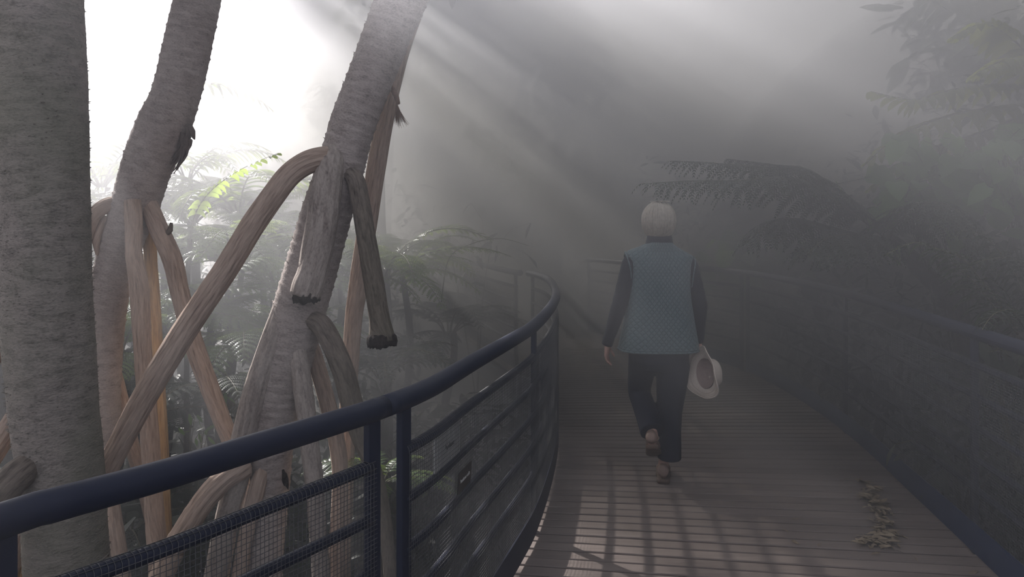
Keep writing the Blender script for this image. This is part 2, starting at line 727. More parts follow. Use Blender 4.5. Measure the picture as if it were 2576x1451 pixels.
def sign(px, py_c, z0, z1, wid, plate, ink, lines, label, tilt=0, offn=.03):
    s = s_left(px, py_c)
    q = curve_between(LEFT, s - wid / 2 - .02, s + wid / 2 + .02)
    c = q[len(q) // 2]
    t = (q[-1] - q[0]).normalized()
    nn = Vector((t.y, -t.x, 0))
    # origin at the plate's bottom centre, local x along the railing, z up the plate
    root = empty('plant_sign', c + nn * offn + Vector((0, 0, z0)))
    tag(root, label, 'sign')
    h = z1 - z0
    Mx = Matrix((t, -nn, Vector((0, 0, 1)))).transposed().to_4x4()   # columns: along, into the rail, up
    root.matrix_world = Matrix.Translation(root.location) @ Mx @ Matrix.Rotation(radians(tilt), 4, 'X')
    bpy.context.view_layer.update()
    mb = MB()
    b = .006
    prof = []
    for yy in (-.0015, .0015):
        ring = []
        for cx_, cz_, a0 in ((wid / 2 - b, h - b, 0), (-wid / 2 + b, h - b, 90), (-wid / 2 + b, b, 180), (wid / 2 - b, b, 270)):
            for k in range(5):
                a = radians(a0 + k * 22.5)
                ring.append((cx_ + b * cos(a), yy, cz_ + b * sin(a)))
        prof.append(ring)
    mb.loft(prof)
    o = link('plate', mb.mesh('plate', plate, False))
    o.parent = root
    for body, size, x, z in lines:
        me = text_mesh(body, size, 'lettering')
        me.materials.clear()
        me.materials.append(ink)
        o = link('lettering', me)
        o.parent = root
        o.location = (x, -.0022, z)
        o.rotation_euler = (pi / 2, 0, 0)
    return root


sign(1122, 949, .751, .862, .25, M['sign_grey'], M['ink_dark'], (('Pandanus', .026, .02, .046),), 'grey plastic plant sign reading Pandanus between the two upper rails', offn=.003)
sign(1126, 946, .636, .711, .146, M['sign_black'], M['ink_white'], (('Pandanus utilis', .0185, 0, .033),), 'small black plant label reading Pandanus utilis, below the grey one', tilt=4)
# ------------------------------------------------------------------ pandanus trees
def limb(mb, pix, mat_i=0, n=40, step=.014, ring=0.0, ring_p=.05, lump=.05, ridges=0, seed=0, to_ground=False, prick=0.0, flare_end=0.0, cap_mat=None, ref=(0, 1, 0)):
    """pix: (px, py, width_px, depth). Adds a bark limb; ring>0 gives leaf-scar rings, ridges>0 gives lengthwise ribs"""
    pts = []
    for px, py, w, d in pix:
        pts.append((P(px, py, d), w * .5 / FPX * d))
    if to_ground:
        a, b = pts[-2][0], pts[-1][0]
        t = (b - a).normalized()
        t.z = min(t.z, -.5)
        k = (b.z - (GROUND - .12)) / -t.z
        if k > 0:
            pts.append((b + t * k, pts[-1][1] * 1.06))
    pp = smoothpath(pts, step)
    path = [p[0] for p in pp]
    rad = [p[1] for p in pp]

    def disp(r, a, L, t):
        ca, sa = cos(a), sin(a)
        k = 1 + lump * nz(ca * 1.3 + seed, sa * 1.3, L * 3.0) + lump * .5 * nz(ca * 3 + seed, sa * 3, L * 9)
        r2 = r * k
        if ring:
            ph = (L + .012 * nz(ca * 1.2, sa * 1.2, L * 4 + seed)) / ring_p
            fr = ph - math.floor(ph)
            r2 += ring * (max(0, 1 - abs(fr - .5) * 7) + .35 * fr)
        if ridges:
            r2 += r * .035 * sin(a * ridges + 2.5 * nz(L * 2, seed, 0)) + r * .03 * nz(ca * 5 + seed, sa * 5, L * 5)
        if flare_end and t > .8:
            q = (t - .8) / .2
            r2 += r * flare_end * q * q * (1 + .3 * nz(ca * 3, sa * 3, seed))
        return r2
    b0 = len(mb.f)
    mb.tube(path, rad, n, True, mat_i, disp, ref)
    if prick:
        rnd = random.Random(seed * 13 + 5)
        L = 0
        nxt = 0
        for i in range(1, len(path)):
            L += (path[i] - path[i - 1]).length
            if L >= nxt:
                nxt = L + ring_p
                t = (path[i] - path[i - 1]).normalized()
                o1 = t.orthogonal().normalized()
                o2 = t.cross(o1)
                for k in range(int(2 * pi * rad[i] / .028)):
                    if rnd.random() < .45:
                        continue
                    a = rnd.random() * 2 * pi
                    dr = o1 * cos(a) + o2 * sin(a)
                    bpt = path[i] + dr * (rad[i] * .985) + t * rnd.uniform(-.006, .006)
                    h = prick * rnd.uniform(.5, 1.3)
                    s = dr.cross(t) * .0045
                    u = t * .0035
                    tipp = bpt + dr * (h + rad[i] * .03) + Vector((0, 0, h * .3))
                    i0 = [mb.vert(bpt + s), mb.vert(bpt + u), mb.vert(bpt - s), mb.vert(bpt - u)]
                    i1 = mb.vert(tipp)
                    for q in range(4):
                        mb.face((i0[q], i0[(q + 1) % 4], i1), mat_i)
    return path, rad


def crown(root, top, n, ln, seed, name='leaf_crown'):
    """rosette of long strap leaves at the end of a branch"""
    rnd = random.Random(seed)
    mb = MB()
    for k in range(n):
        az = k * 2.4 + rnd.uniform(-.2, .2)
        el = rnd.uniform(.15, 1.35)
        L = ln * rnd.uniform(.75, 1.15)
        w = rnd.uniform(.05, .075)
        hd = Vector((cos(az), sin(az), 0))
        p = Vector(top) + Vector((0, 0, rnd.uniform(-.15, .3)))
        sd = Vector((-sin(az), cos(az), 0))
        prev = None
        steps = 7
        e = el
        for i in range(steps + 1):
            t = i / steps
            ww = w * (1 - t) ** .6 + .004
            up = hd * -sin(e) + Vector((0, 0, cos(e)))
            row = [mb.vert(p + sd * ww + up * ww * .5), mb.vert(p), mb.vert(p - sd * ww + up * ww * .5)]
            if prev:
                mb.face((prev[0], prev[1], row[1], row[0]))
                mb.face((prev[1], prev[2], row[2], row[1]))
            prev = row
            p = p + (hd * cos(e) + Vector((0, 0, sin(e)))) * (L / steps)
            e -= .16 + .1 * t
    return mb.build(name, M['leaf_canopy'], root)


def part(root, name, mat, *args, **kw):
    mb = MB()
    limb(mb, *args, **kw)
    return mb.build(name, mat, root)


def ragged(mb, pix, seed):
    """the torn end of a sawn or broken root: jagged rim, splintered hollow face"""
    rnd = random.Random(seed)
    n = 44
    tooth = [rnd.uniform(-.005, .006) + .014 * nz(j * .35, seed, 0) for j in range(n)]
    rad = [1 + rnd.uniform(-.07, .07) + .10 * nz(cos(2 * pi * j / n) * 1.4, sin(2 * pi * j / n) * 1.4, seed) for j in range(n)]
    c = [(P(px, py, d), w * .5 / FPX * d) for px, py, w, d in pix]
    ax = (c[-1][0] - c[0][0]).normalized()
    o1 = ax.orthogonal().normalized()
    o2 = ax.cross(o1)
    rings = []
    for i, (p, r) in enumerate(c):
        last = i == len(c) - 1
        rings.append([p + (o1 * cos(2 * pi * j / n) + o2 * sin(2 * pi * j / n)) * (r * (rad[j] if i else 1)) + ax * (tooth[j] if last else 0) for j in range(n)])
    p, r = c[-1]
    for f, dz in ((.82, -.004), (.55, -.010), (.2, -.012)):
        rings.append([p + (o1 * cos(2 * pi * j / n) + o2 * sin(2 * pi * j / n)) * (r * f) + ax * (dz + rnd.uniform(-.005, .005)) for j in range(n)])
    mb.loft(rings)


# --- tree A: the stout trunk at the left edge
dA = 2.75
tA = empty('pandanus_tree', (P(165, 1500, dA).x, dA, GROUND))
tag(tA, 'stoutest grey-green pandanus trunk standing at the left edge of the photo', 'tree', 'pandanus trees on stilt roots')
mb = MB()
limb(mb, [(96, -1900, 170, dA), (94, -900, 182, dA), (97, -100, 194, dA), (99, 0, 197, dA), (108, 300, 203, dA), (118, 700, 200, dA), (126, 900, 204, dA), (138, 1050, 198, dA), (156, 1200, 188, dA), (168, 1400, 188, dA), (172, 1520, 186, dA)],
     n=56, step=.011, ring=.0016, ring_p=.021, lump=.035, seed=1, to_ground=True, prick=.006)
mb.build('trunk', M['bark_a'], tA)
part(tA, 'prop_root', M['root_dark'], [(130, 1165, 60, 2.72), (85, 1172, 74, 2.66), (45, 1195, 78, 2.60), (5, 1240, 78, 2.55), (-60, 1330, 78, 2.5), (-120, 1460, 78, 2.5)], lump=.07, seed=2, to_ground=True, ring=.002)
part(tA, 'prop_root', M['root'], [(90, 980, 50, 3.1), (40, 1050, 50, 3.1), (15, 1092, 50, 3.1), (-40, 1180, 52, 3.1), (-100, 1290, 52, 3.1)], ridges=14, seed=3, to_ground=True)
part(tA, 'prop_root', M['root'], [(80, 700, 44, 3.2), (30, 790, 44, 3.2), (2, 850, 46, 3.2), (-30, 920, 46, 3.2), (-90, 1060, 46, 3.2)], ridges=13, seed=4, to_ground=True)
part(tA, 'prop_root', M['root'], [(110, 1240, 40, 2.86), (72, 1300, 44, 2.86), (50, 1360, 48, 2.86), (20, 1430, 50, 2.86), (-20, 1520, 52, 2.86)], ridges=13, seed=5, to_ground=True)
part(tA, 'prop_root', M['root_gold'], [(110, 1290, 36, 2.93), (92, 1350, 44, 2.93), (62, 1420, 50, 2.93), (30, 1500, 54, 2.93)], ridges=12, seed=6, to_ground=True)
crown(tA, P(96, -1880, dA), 70, 1.5, 11)

# --- tree B: the leaning trunk behind, with straight stilt roots
dB = 4.0
tB = empty('pandanus_tree', (P(255, 1450, dB).x, dB, GROUND))
tag(tB, 'middle pandanus leaning right, with straight stilt roots and a golden root', 'tree', 'pandanus trees on stilt roots')
mb = MB()
limb(mb, [(640, -1150, 95, dB), (590, -600, 100, dB), (525, -150, 105, dB), (496, 0, 108, dB), (465, 150, 112, dB), (438, 250, 114, dB), (406, 330, 122, dB), (366, 430, 116, dB), (340, 515, 110, dB), (310, 600, 98, dB), (282, 700, 92, dB), (262, 830, 92, dB), (252, 1000, 92, dB), (247, 1150, 92, dB), (248, 1300, 90, dB), (256, 1450, 92, dB)],
     n=48, step=.010, ring=.0055, ring_p=.055, lump=.05, seed=7, to_ground=True, prick=.005)
mb.build('trunk', M['bark'], tB)
part(tB, 'prop_root', M['root'], [(334, 505, 40, 3.9), (336, 560, 40, 3.88), (337, 640, 38, 3.88), (350, 726, 44, 3.88), (361, 900, 41, 3.88), (376, 1080, 44, 3.88), (383, 1190, 42, 3.88), (389, 1300, 44, 3.88), (398, 1420, 48, 3.88)], ring=.002, ring_p=.19, lump=.06, ridges=9, seed=8, to_ground=True)
part(tB, 'prop_root', M['root_gold'], [(368, 520, 30, 4.06), (376, 600, 31, 4.08), (381, 680, 30, 4.1), (388, 760, 29, 4.1), (396, 900, 28, 4.1), (409, 1100, 26, 4.1), (416, 1250, 24, 4.1), (424, 1400, 24, 4.1)], ridges=12, seed=9, to_ground=True)['label'] = 'golden prop root'
part(tB, 'prop_root', M['root'], [(370, 500, 40, 3.98), (392, 560, 46, 3.95), (432, 650, 46, 3.92), (453, 735, 44, 3.92), (483, 850, 45, 3.92), (518, 950, 45, 3.92), (556, 1050, 42, 3.92), (582, 1115, 42, 3.92), (622, 1230, 44, 3.92), (660, 1370, 44, 3.92)], ridges=12, seed=10, to_ground=True)
part(tB, 'root_stub', M['root_dark'], [(405, 585, 12, 3.92), (420, 588, 16, 3.92), (428, 578, 14, 3.92), (431, 560, 7, 3.92)], n=12, lump=.1, seed=10)
part(tB, 'prop_root', M['root'], [(300, 512, 40, 3.97), (268, 518, 38, 3.93), (243, 535, 34, 3.9), (226, 570, 32, 3.9), (205, 640, 32, 3.9), (180, 800, 32, 3.9), (160, 1000, 34, 3.9)], ridges=10, seed=11, to_ground=True)
part(tB, 'root_stub', M['root'], [(268, 545, 24, 3.95), (252, 575, 24, 3.93), (243, 603, 21, 3.92), (246, 642, 9, 3.92)], n=16, lump=.12, ridges=7, seed=12)
part(tB, 'prop_root', M['root'], [(262, 860, 38, 4.05), (284, 930, 36, 4.1), (308, 1020, 34, 4.12), (332, 1120, 34, 4.14), (362, 1220, 34, 4.16), (390, 1330, 34, 4.16)], ridges=11, seed=13, to_ground=True)
part(tB, 'prop_root', M['root'], [(262, 1150, 40, 3.95), (285, 1290, 36, 3.95), (302, 1400, 36, 3.95), (318, 1500, 36, 3.95)], ridges=11, seed=14, to_ground=True)
# torn bark hanging from the trunk
mb = MB()
rnd = random.Random(3)
for k in range(16):
    x0 = 480 - 8 * rnd.random() * 3
    y0 = 318 + rnd.random() * 40
    L = rnd.uniform(40, 95)
    pts, rr = [], []
    for i in range(7):
        t = i / 6
        pts.append(P(x0 - 42 * t * (L / 95) + rnd.uniform(-3, 3) + 8 * sin(t * 3), y0 + L * t, 3.97 - .02 * rnd.random()))
        rr.append((.010 * (1 - t) + .0025) * rnd.uniform(.6, 1.2))
    mb.tube(pts, rr, 5)
mb.tube([P(478, 315, 3.96), P(484, 330, 3.95), P(487, 345, 3.95), P(490, 351, 3.95)], [.012, .016, .010, .003], 7)
mb.build('torn_bark', M['flake'], tB)
crown(tB, P(640, -1150, dB) + Vector((.02, 0, .05)), 60, 1.3, 12)

# --- tree C: the tree with the long diagonal prop root and hanging cut roots
dC = 3.5
tC = empty('pandanus_tree', (P(660, 1400, dC).x, dC, GROUND))
tag(tC, 'pandanus with a long diagonal prop root and two roots sawn off in mid air', 'tree', 'pandanus trees on stilt roots')
mb = MB()
limb(mb, [(1560, -1350, 105, dC), (1330, -760, 112, dC), (1130, -280, 120, dC), (1050, -90, 122, dC), (1008, 0, 124, dC), (950, 150, 114, dC), (892, 300, 112, dC), (872, 370, 112, dC), (850, 450, 116, dC), (824, 530, 122, dC), (804, 600, 124, dC), (768, 726, 128, dC), (747, 800, 130, dC), (722, 900, 128, dC), (694, 1000, 122, dC), (678, 1100, 118, dC), (680, 1200, 96, dC), (676, 1290, 90, dC), (664, 1420, 90, dC)],
     n=56, step=.009, ring=.0055, ring_p=.048, lump=.04, seed=21, to_ground=True, prick=.008)
mb.build('trunk', M['bark'], tC)
part(tC, 'prop_root', M['root'], [(846, 398, 62, 3.44), (806, 400, 60, 3.40), (768, 412, 58, 3.37), (728, 441, 58, 3.35), (690, 489, 58, 3.33), (632, 573, 59, 3.28), (560, 690, 59, 3.22), (476, 815, 60, 3.14), (367, 994, 60, 3.06), (296, 1128, 56, 3.0), (262, 1192, 54, 2.97), (240, 1236, 52, 2.95)], ridges=15, n=48, lump=.04, seed=22)['label'] = 'long diagonal prop root'
part(tC, 'hanging_root', M['root_grey'], [(846, 372, 40, 3.44), (834, 410, 62, 3.40), (822, 470, 74, 3.38), (812, 550, 78, 3.38), (800, 620, 76, 3.38), (787, 680, 72, 3.37), (775, 716, 74, 3.36), (768, 742, 70, 3.36)], ridges=14, n=48, lump=.05, seed=23, flare_end=.08)
mb = MB()
ragged(mb, [(772, 728, 66, 3.355), (770, 745, 70, 3.355), (772, 756, 66, 3.36)], 24)
mb.build('sawn_end', M['cut'], tC)['label'] = 'dark rotted end of sawn root'
part(tC, 'hanging_root', M['root_dark'], [(862, 430, 44, 3.46), (893, 452, 46, 3.42), (907, 510, 46, 3.40), (922, 600, 48, 3.38), (939, 700, 50, 3.37), (950, 770, 49, 3.37), (956, 810, 52, 3.37), (959, 835, 60, 3.37), (961, 856, 68, 3.37)], ridges=12, n=40, lump=.05, seed=25)
mb = MB()
ragged(mb, [(959, 838, 60, 3.37), (960, 848, 73, 3.37), (961, 860, 75, 3.37), (961, 870, 70, 3.37)], 26)
mb.build('sawn_end', M['cut'], tC)['label'] = 'dark ragged root end'
part(tC, 'prop_root', M['root'], [(1040, 40, 40, 3.72), (1006, 130, 46, 3.74), (986, 205, 48, 3.74), (967, 305, 46, 3.74), (950, 400, 46, 3.74), (931, 520, 46, 3.74), (912, 640, 46, 3.74), (898, 740, 45, 3.74), (890, 800, 44, 3.74), (882, 900, 42, 3.74), (876, 1010, 42, 3.74), (868, 1200, 42, 3.74), (862, 1400, 42, 3.74)], ridges=11, seed=27, to_ground=True)
part(tC, 'prop_root', M['root_dark'], [(770, 800, 46, 3.46), (806, 815, 50, 3.42), (838, 870, 52, 3.40), (866, 940, 54, 3.38), (884, 1010, 54, 3.38), (905, 1090, 48, 3.38), (932, 1160, 40, 3.38), (955, 1230, 34, 3.38), (970, 1320, 32, 3.38), (980, 1430, 32, 3.38)], ridges=12, lump=.05, seed=28, to_ground=True)
part(tC, 'prop_root', M['root'], [(762, 830, 40, 3.52), (786, 885, 40, 3.55), (806, 950, 40, 3.57), (825, 1020, 40, 3.58), (845, 1100, 40, 3.58), (855, 1180, 40, 3.58), (853, 1280, 40, 3.58), (847, 1400, 40, 3.58)], ridges=11, seed=29, to_ground=True)
part(tC, 'prop_root', M['root_grey'], [(744, 850, 44, 3.45), (754, 920, 46, 3.42), (768, 1020, 46, 3.41), (779, 1120, 45, 3.41), (789, 1200, 44, 3.41), (798, 1320, 44, 3.41), (806, 1420, 44, 3.41)], ridges=12, seed=30, to_ground=True)
part(tC, 'prop_root', M['root_grey'], [(712, 760, 40, 3.46), (694, 830, 54, 3.43), (672, 900, 60, 3.42), (645, 980, 62, 3.41), (618, 1090, 62, 3.41), (596, 1200, 62, 3.41), (570, 1310, 58, 3.41), (548, 1430, 58, 3.41)], ridges=13, seed=31, to_ground=True)
part(tC, 'prop_root', M['root'], [(668, 1170, 30, 3.44), (650, 1215, 40, 3.41), (632, 1290, 38, 3.40), (612, 1380, 36, 3.40), (598, 1470, 36, 3.40)], ridges=11, seed=32, to_ground=True)
part(tC, 'prop_root', M['root'], [(625, 1175, 46, 3.40), (590, 1188, 54, 3.36), (556, 1212, 56, 3.33), (520, 1252, 56, 3.30), (478, 1312, 56, 3.28), (436, 1382, 56, 3.26), (405, 1450, 56, 3.25)], ring=.002, ring_p=.12, lump=.05, ridges=10, seed=33, to_ground=True)
mb = MB()                                    # loose bark flap low on the trunk
mb.blade(P(712, 1180, 3.36), P(724, 1235, 3.36), .03, (0, -1, .2))
mb.blade(P(718, 1188, 3.36), P(716, 1225, 3.36), .03, (.4, -1, .2))
mb.build('torn_bark', M['cut'], tC)
# dry fibrous tassel
mb = MB()
rnd = random.Random(9)
mb.tube([P(976, 205, 3.62), P(989, 226, 3.60), P(997, 245, 3.60), P(1003, 262, 3.60)], [.014, .012, .014, .008], 8)
for k in range(70):
    a = rnd.uniform(-1, 1)
    pts = []
    L = rnd.uniform(.75, 1.05)
    for i in range(5):
        t = i / 4 * L
        pts.append(P(996 + 6 * t + (20 * a + 6) * t * t, 244 + (78 - 12 * abs(a)) * t, 3.60 + .02 * rnd.uniform(-1, 1) * t))
    mb.tube(pts, [.0016, .0016, .0014, .0011, .0006], 3, caps=False)
mb.build('root_tassel', M['fibre'], tC)
crown(tC, P(1560, -1350, dC) + Vector((.04, 0, .04)), 60, 1.3, 13)
# ------------------------------------------------------------------ the walking woman
PD = 4.49                                     # depth of the planted heel


def Q(px, py, dy=0.0):
    """photo pixel -> point at the walker's depth, pushed dy metres away from the camera"""
    p = P(px, py, PD)
    p.y += dy
    return p


def union_mesh(mb, name, mats, voxel, smooth_it=3, parent=None):
    me = mb.mesh('tmp', [])
    o = bpy.data.objects.new('tmp', me)
    COL.objects.link(o)
    r = o.modifiers.new('r', 'REMESH')
    r.mode = 'VOXEL'
    r.voxel_size = voxel
    s = o.modifiers.new('s', 'SMOOTH')
    s.factor = .5
    s.iterations = smooth_it
    dg = bpy.context.evaluated_depsgraph_get()
    dg.update()
    out = bpy.data.meshes.new_from_object(o.evaluated_get(dg))
    bpy.data.objects.remove(o)
    out.name = name
    out.materials.clear()
    for mt in mats if isinstance(mats, (list, tuple)) else [mats]:
        out.materials.append(mt)
    out.polygons.foreach_set('use_smooth', [True] * len(out.polygons))
    return link(name, out, parent)


def ell(c, a, b, n=28, e=2.3, rot=0.0, tilt=(0, 0)):
    ring = []
    for j in range(n):
        t = 2 * pi * j / n
        x = a * (abs(cos(t)) ** (2 / e)) * (1 if cos(t) >= 0 else -1)
        y = b * (abs(sin(t)) ** (2 / e)) * (1 if sin(t) >= 0 else -1)
        xr, yr = x * cos(rot) - y * sin(rot), x * sin(rot) + y * cos(rot)
        ring.append((c[0] + xr, c[1] + yr, c[2] + tilt[0] * x + tilt[1] * y))
    return ring


def ttube(mb, pts, n=14, step=.015):
    pp = smoothpath(pts, step)
    mb.tube([p[0] for p in pp], [p[1] for p in pp], n)


M['skin'] = mat_simple('skin', (.46, .28, .22), (.38, .22, .17), .5, .4, 40, .1, .001)
M['hair'] = mat_simple('silver blonde hair', (.40, .355, .29), (.26, .225, .18), .42, .5, 60, 0)
M['navy'] = mat_simple('navy knit', (.012, .013, .023), (.009, .0095, .017), .9, .15, 180, .3, .001, sheen=.1)
M['trouser'] = mat_simple('navy trouser cloth', (.007, .0095, .024), (.005, .007, .018), .85, .2, 120, .2, .001)
M['shoe'] = mat_simple('tan leather', (.27, .18, .145), (.19, .13, .10), .5, .4, 60, .2, .001)
M['sole'] = mat_simple('brown sole', (.13, .085, .06), (.09, .06, .045), .7, .2, 60, .1, .001)
M['hat'] = mat_simple('cream canvas', (.60, .52, .45), (.50, .43, .37), .9, .15, 140, .3, .001)
M['hat_in'] = mat_simple('hat lining', (.36, .27, .24), (.29, .21, .19), .9, .1, 90, .2, .001)
M['white'] = mat_simple('eye white', (.7, .68, .65), None, .3, .5, 5, 0)


def mat_quilt():
    m, nt, out = new_mat('quilted teal cloth')
    tc = nt.nodes.new('ShaderNodeTexCoord')
    sep = nt.nodes.new('ShaderNodeSeparateXYZ')
    nt.links.new(tc.outputs['UV'], sep.inputs[0])
    hs = []
    for s in (1, -1):
        a = nt.nodes.new('ShaderNodeMath')
        a.operation = 'MULTIPLY'
        a.inputs[1].default_value = s
        nt.links.new(sep.outputs['X'], a.inputs[0])
        b = nt.nodes.new('ShaderNodeMath')
        b.operation = 'ADD'
        nt.links.new(a.outputs[0], b.inputs[0])
        nt.links.new(sep.outputs['Y'], b.inputs[1])
        c = nt.nodes.new('ShaderNodeMath')
        c.operation = 'MULTIPLY'
        c.inputs[1].default_value = pi / .034
        nt.links.new(b.outputs[0], c.inputs[0])
        d = nt.nodes.new('ShaderNodeMath')
        d.operation = 'SINE'
        nt.links.new(c.outputs[0], d.inputs[0])
        e = nt.nodes.new('ShaderNodeMath')
        e.operation = 'ABSOLUTE'
        nt.links.new(d.outputs[0], e.inputs[0])
        f = nt.nodes.new('ShaderNodeMath')
        f.operation = 'POWER'
        f.inputs[1].default_value = .5
        nt.links.new(e.outputs[0], f.inputs[0])
        hs.append(f)
    mn = nt.nodes.new('ShaderNodeMath')
    mn.operation = 'MINIMUM'
    nt.links.new(hs[0].outputs[0], mn.inputs[0])
    nt.links.new(hs[1].outputs[0], mn.inputs[1])
    v = coords(nt, (1, 1, 1), 'Object')
    f2 = noise_tex(nt, v, 9, 4, .6)
    ad = nt.nodes.new('ShaderNodeMath')
    ad.operation = 'MULTIPLY_ADD'
    nt.links.new(f2, ad.inputs[0])
    ad.inputs[1].default_value = 1.0
    nt.links.new(mn.outputs[0], ad.inputs[2])
    col = ramp(nt, mn.outputs[0], ((.0, (.062, .098, .107)), (.6, (.10, .147, .16))))
    nrm = bump(nt, ad.outputs[0], .9, .006)
    principled(nt, out, col, .8, .2, nrm, sheen=.15)
    return m


M['quilt'] = mat_quilt()

person = empty('person', Q(1668, 1215))
tag(person, 'grey-haired woman in a teal quilted vest walking away along the boardwalk, holding a hat', 'person')
bpy.context.view_layer.update()

# joints
hipL, hipR = Q(1626, 868, .05), Q(1698, 868, .05)
kneeL, ankL = Q(1622, 1010, .0), Q(1636, 1088, .0)
kneeL.y, kneeL.z = PD + .20, .50
ankL.y, ankL.z = PD - .08, .315
kneeR, ankR = Q(1692, 1016, .09), Q(1672, 1168, .035)
shL, shR = Q(1598, 648, .06), Q(1734, 656, .06)
elL, wrL = Q(1562, 762, .03), Q(1533, 868, .09)
elR, wrR = Q(1764, 768, .05), Q(1768, 862, .11)
neck0, head = Q(1664, 618, .06), Q(1663, 560, .075)
TOR = .065                                    # depth of the torso axis

# body: one continuous surface
mb = MB()
secs = [(1668, 930, .10, .085), (1663, 900, .160, .115), (1661, 862, .165, .118), (1661, 800, .150, .105), (1662, 745, .140, .100), (1664, 700, .150, .105),
        (1665, 665, .160, .100), (1665, 640, .150, .085), (1665, 622, .085, .065), (1664, 612, .055, .055)]
mb.loft([ell(Q(px, py, TOR), a, b) for px, py, a, b in secs])
mb.tube([Q(1664, 625, .065), Q(1664, 600, .062), Q(1663, 575, .07)], [.058, .054, .056], 20)
# head
rings = []
for i in range(17):
    a = -pi / 2 + pi * (i + .15) / 16.3
    z = sin(a)
    wx = cos(a) * (.074 if z > 0 else .074 * (1 - .22 * z * z))
    wy = cos(a) * .094
    rings.append(ell((head.x, head.y + .012 + (.012 * -z if z < 0 else 0), head.z + .118 * z - .004), wx, wy, 24, 2.1))
mb.loft(rings)
F = head + Vector((0, .10, 0))
mb.tube([F + Vector((0, .000, .022)), F + Vector((0, .014, -.012)), F + Vector((0, .022, -.026)), F + Vector((0, .006, -.034))], [.009, .011, .014, .010], 10)     # nose
mb.tube([F + Vector((-.022, .001, -.056)), F + Vector((0, .008, -.055)), F + Vector((.022, .001, -.056))], [.006, .008, .006], 8)             # lips
mb.tube([F + Vector((0, -.012, -.085)), F + Vector((0, .000, -.090))], [.020, .016], 10)                 # chin
for s in (-1, 1):
    mb.tube([F + Vector((s * .014, .002, .030)), F + Vector((s * .034, .000, .034)), F + Vector((s * .054, -.014, .028))], [.007, .009, .006], 8)                  # brow
    mb.tube([head + Vector((s * .072, .012, .022)), head + Vector((s * .083, .004, .012)), head + Vector((s * .080, .006, -.012)), head + Vector((s * .073, .014, -.026))], [.008, .011, .009, .006], 8)   # ear
# limbs
for sh, el_, wr in ((shL, elL, wrL), (shR, elR, wrR)):
    ttube(mb, [(sh, .046), (sh.lerp(el_, .5), .042), (el_, .035), (el_.lerp(wr, .35), .034), (wr, .023), (wr + (wr - el_).normalized() * .02, .024)], 16)
for hp, kn, an in ((hipL, kneeL, ankL), (hipR, kneeR, ankR)):
    ttube(mb, [(hp, .080), (hp.lerp(kn, .5), .068), (kn, .047), (kn.lerp(an, .3), .046), (kn.lerp(an, .75), .032), (an, .029)], 18)


def foot(mb, an, heel, toe, fat=1.0):
    up = Vector((0, 0, 1))
    mb.tube([an, an.lerp(heel, .6), heel + (toe - heel) * .08], [.031 * fat, .030 * fat, .026 * fat], 14)
    mb.tube([heel, heel.lerp(toe, .3), heel.lerp(toe, .65), heel.lerp(toe, .9), toe], [.024 * fat, .028 * fat, .034 * fat, .028 * fat, .014 * fat], 14, flat=1.0)
    mb.tube([an, an.lerp(toe, .45) + up * .0, heel.lerp(toe, .7)], [.030 * fat, .030 * fat, .024 * fat], 12)


heelR, toeR = Vector((ankR.x - .004, PD + .02, .045)), Vector((ankR.x + .035, PD + .215, .035))
heelL = ankL + Vector((-.012, -.035, -.040))
toeL = ankL + Vector((.030, .135, -.130))
foot(mb, ankR, heelR, toeR)
foot(mb, ankL, heelL, toeL)


def hand(mb, wr, down, n, u, curl, spread=.004, thumb_in=.5, sc=.92):
    """down: along the fingers; n: palm normal; u: across, towards the thumb"""
    down, n, u = down.normalized(), n.normalized(), u.normalized()
    pc = wr + down * (.045 * sc)
    rings = []
    for t, w, th in ((-.005, .022, .018), (.018, .030, .019), (.045, .038, .0165), (.070, .040, .0145), (.084, .037, .011)):
        c = wr + down * (t * sc)
        rings.append([c + u * (w * sc * cos(a)) + n * (th * sc * sin(a)) for a in [2 * pi * j / 16 for j in range(16)]])
    mb.loft(rings)
    for k, (off, ln, r) in enumerate(((.029, .068, .0085), (.010, .076, .0088), (-.010, .070, .0084), (-.028, .055, .0075))):
        b = wr + down * (.078 * sc) + u * (off * sc)
        d = (down + u * (off * spread * 30)).normalized()
        pts = [(b - d * .012, r * sc * 1.05), (b, r * sc)]
        c = b
        ang = 0
        for q, (fr, cu) in enumerate(((.45, curl * .7), (.30, curl * 1.1), (.25, curl * .8))):
            ang += cu * (1 + .12 * k)
            dd = d * cos(ang) + n * sin(ang)
            c = c + dd * (ln * fr * sc)
            pts.append((c.copy(), r * sc * (.95 - .12 * q)))
        mb.tube([p[0] for p in pts], [p[1] for p in pts], 10)
    tb = wr + down * (.022 * sc) + u * (.024 * sc) + n * .004
    t1 = tb + (down * .7 + u * .75 + n * thumb_in * .5).normalized() * (.036 * sc)
    t2 = t1 + (down * .95 + u * .35 + n * thumb_in).normalized() * (.028 * sc)
    t3 = t2 + (down * 1.0 + u * .05 + n * thumb_in).normalized() * (.022 * sc)
    mb.tube([tb - u * .008, tb, t1, t2, t3], [.012 * sc, .0125 * sc, .0100 * sc, .0092 * sc, .0070 * sc], 10)


dnL = (wrL - elL).normalized() * .5 + Vector((.06, .02, -1))
hand(mb, wrL + Vector((0, 0, -.012)), dnL, Vector((.80, -.35, .1)), Vector((.35, .85, .0)), .30)
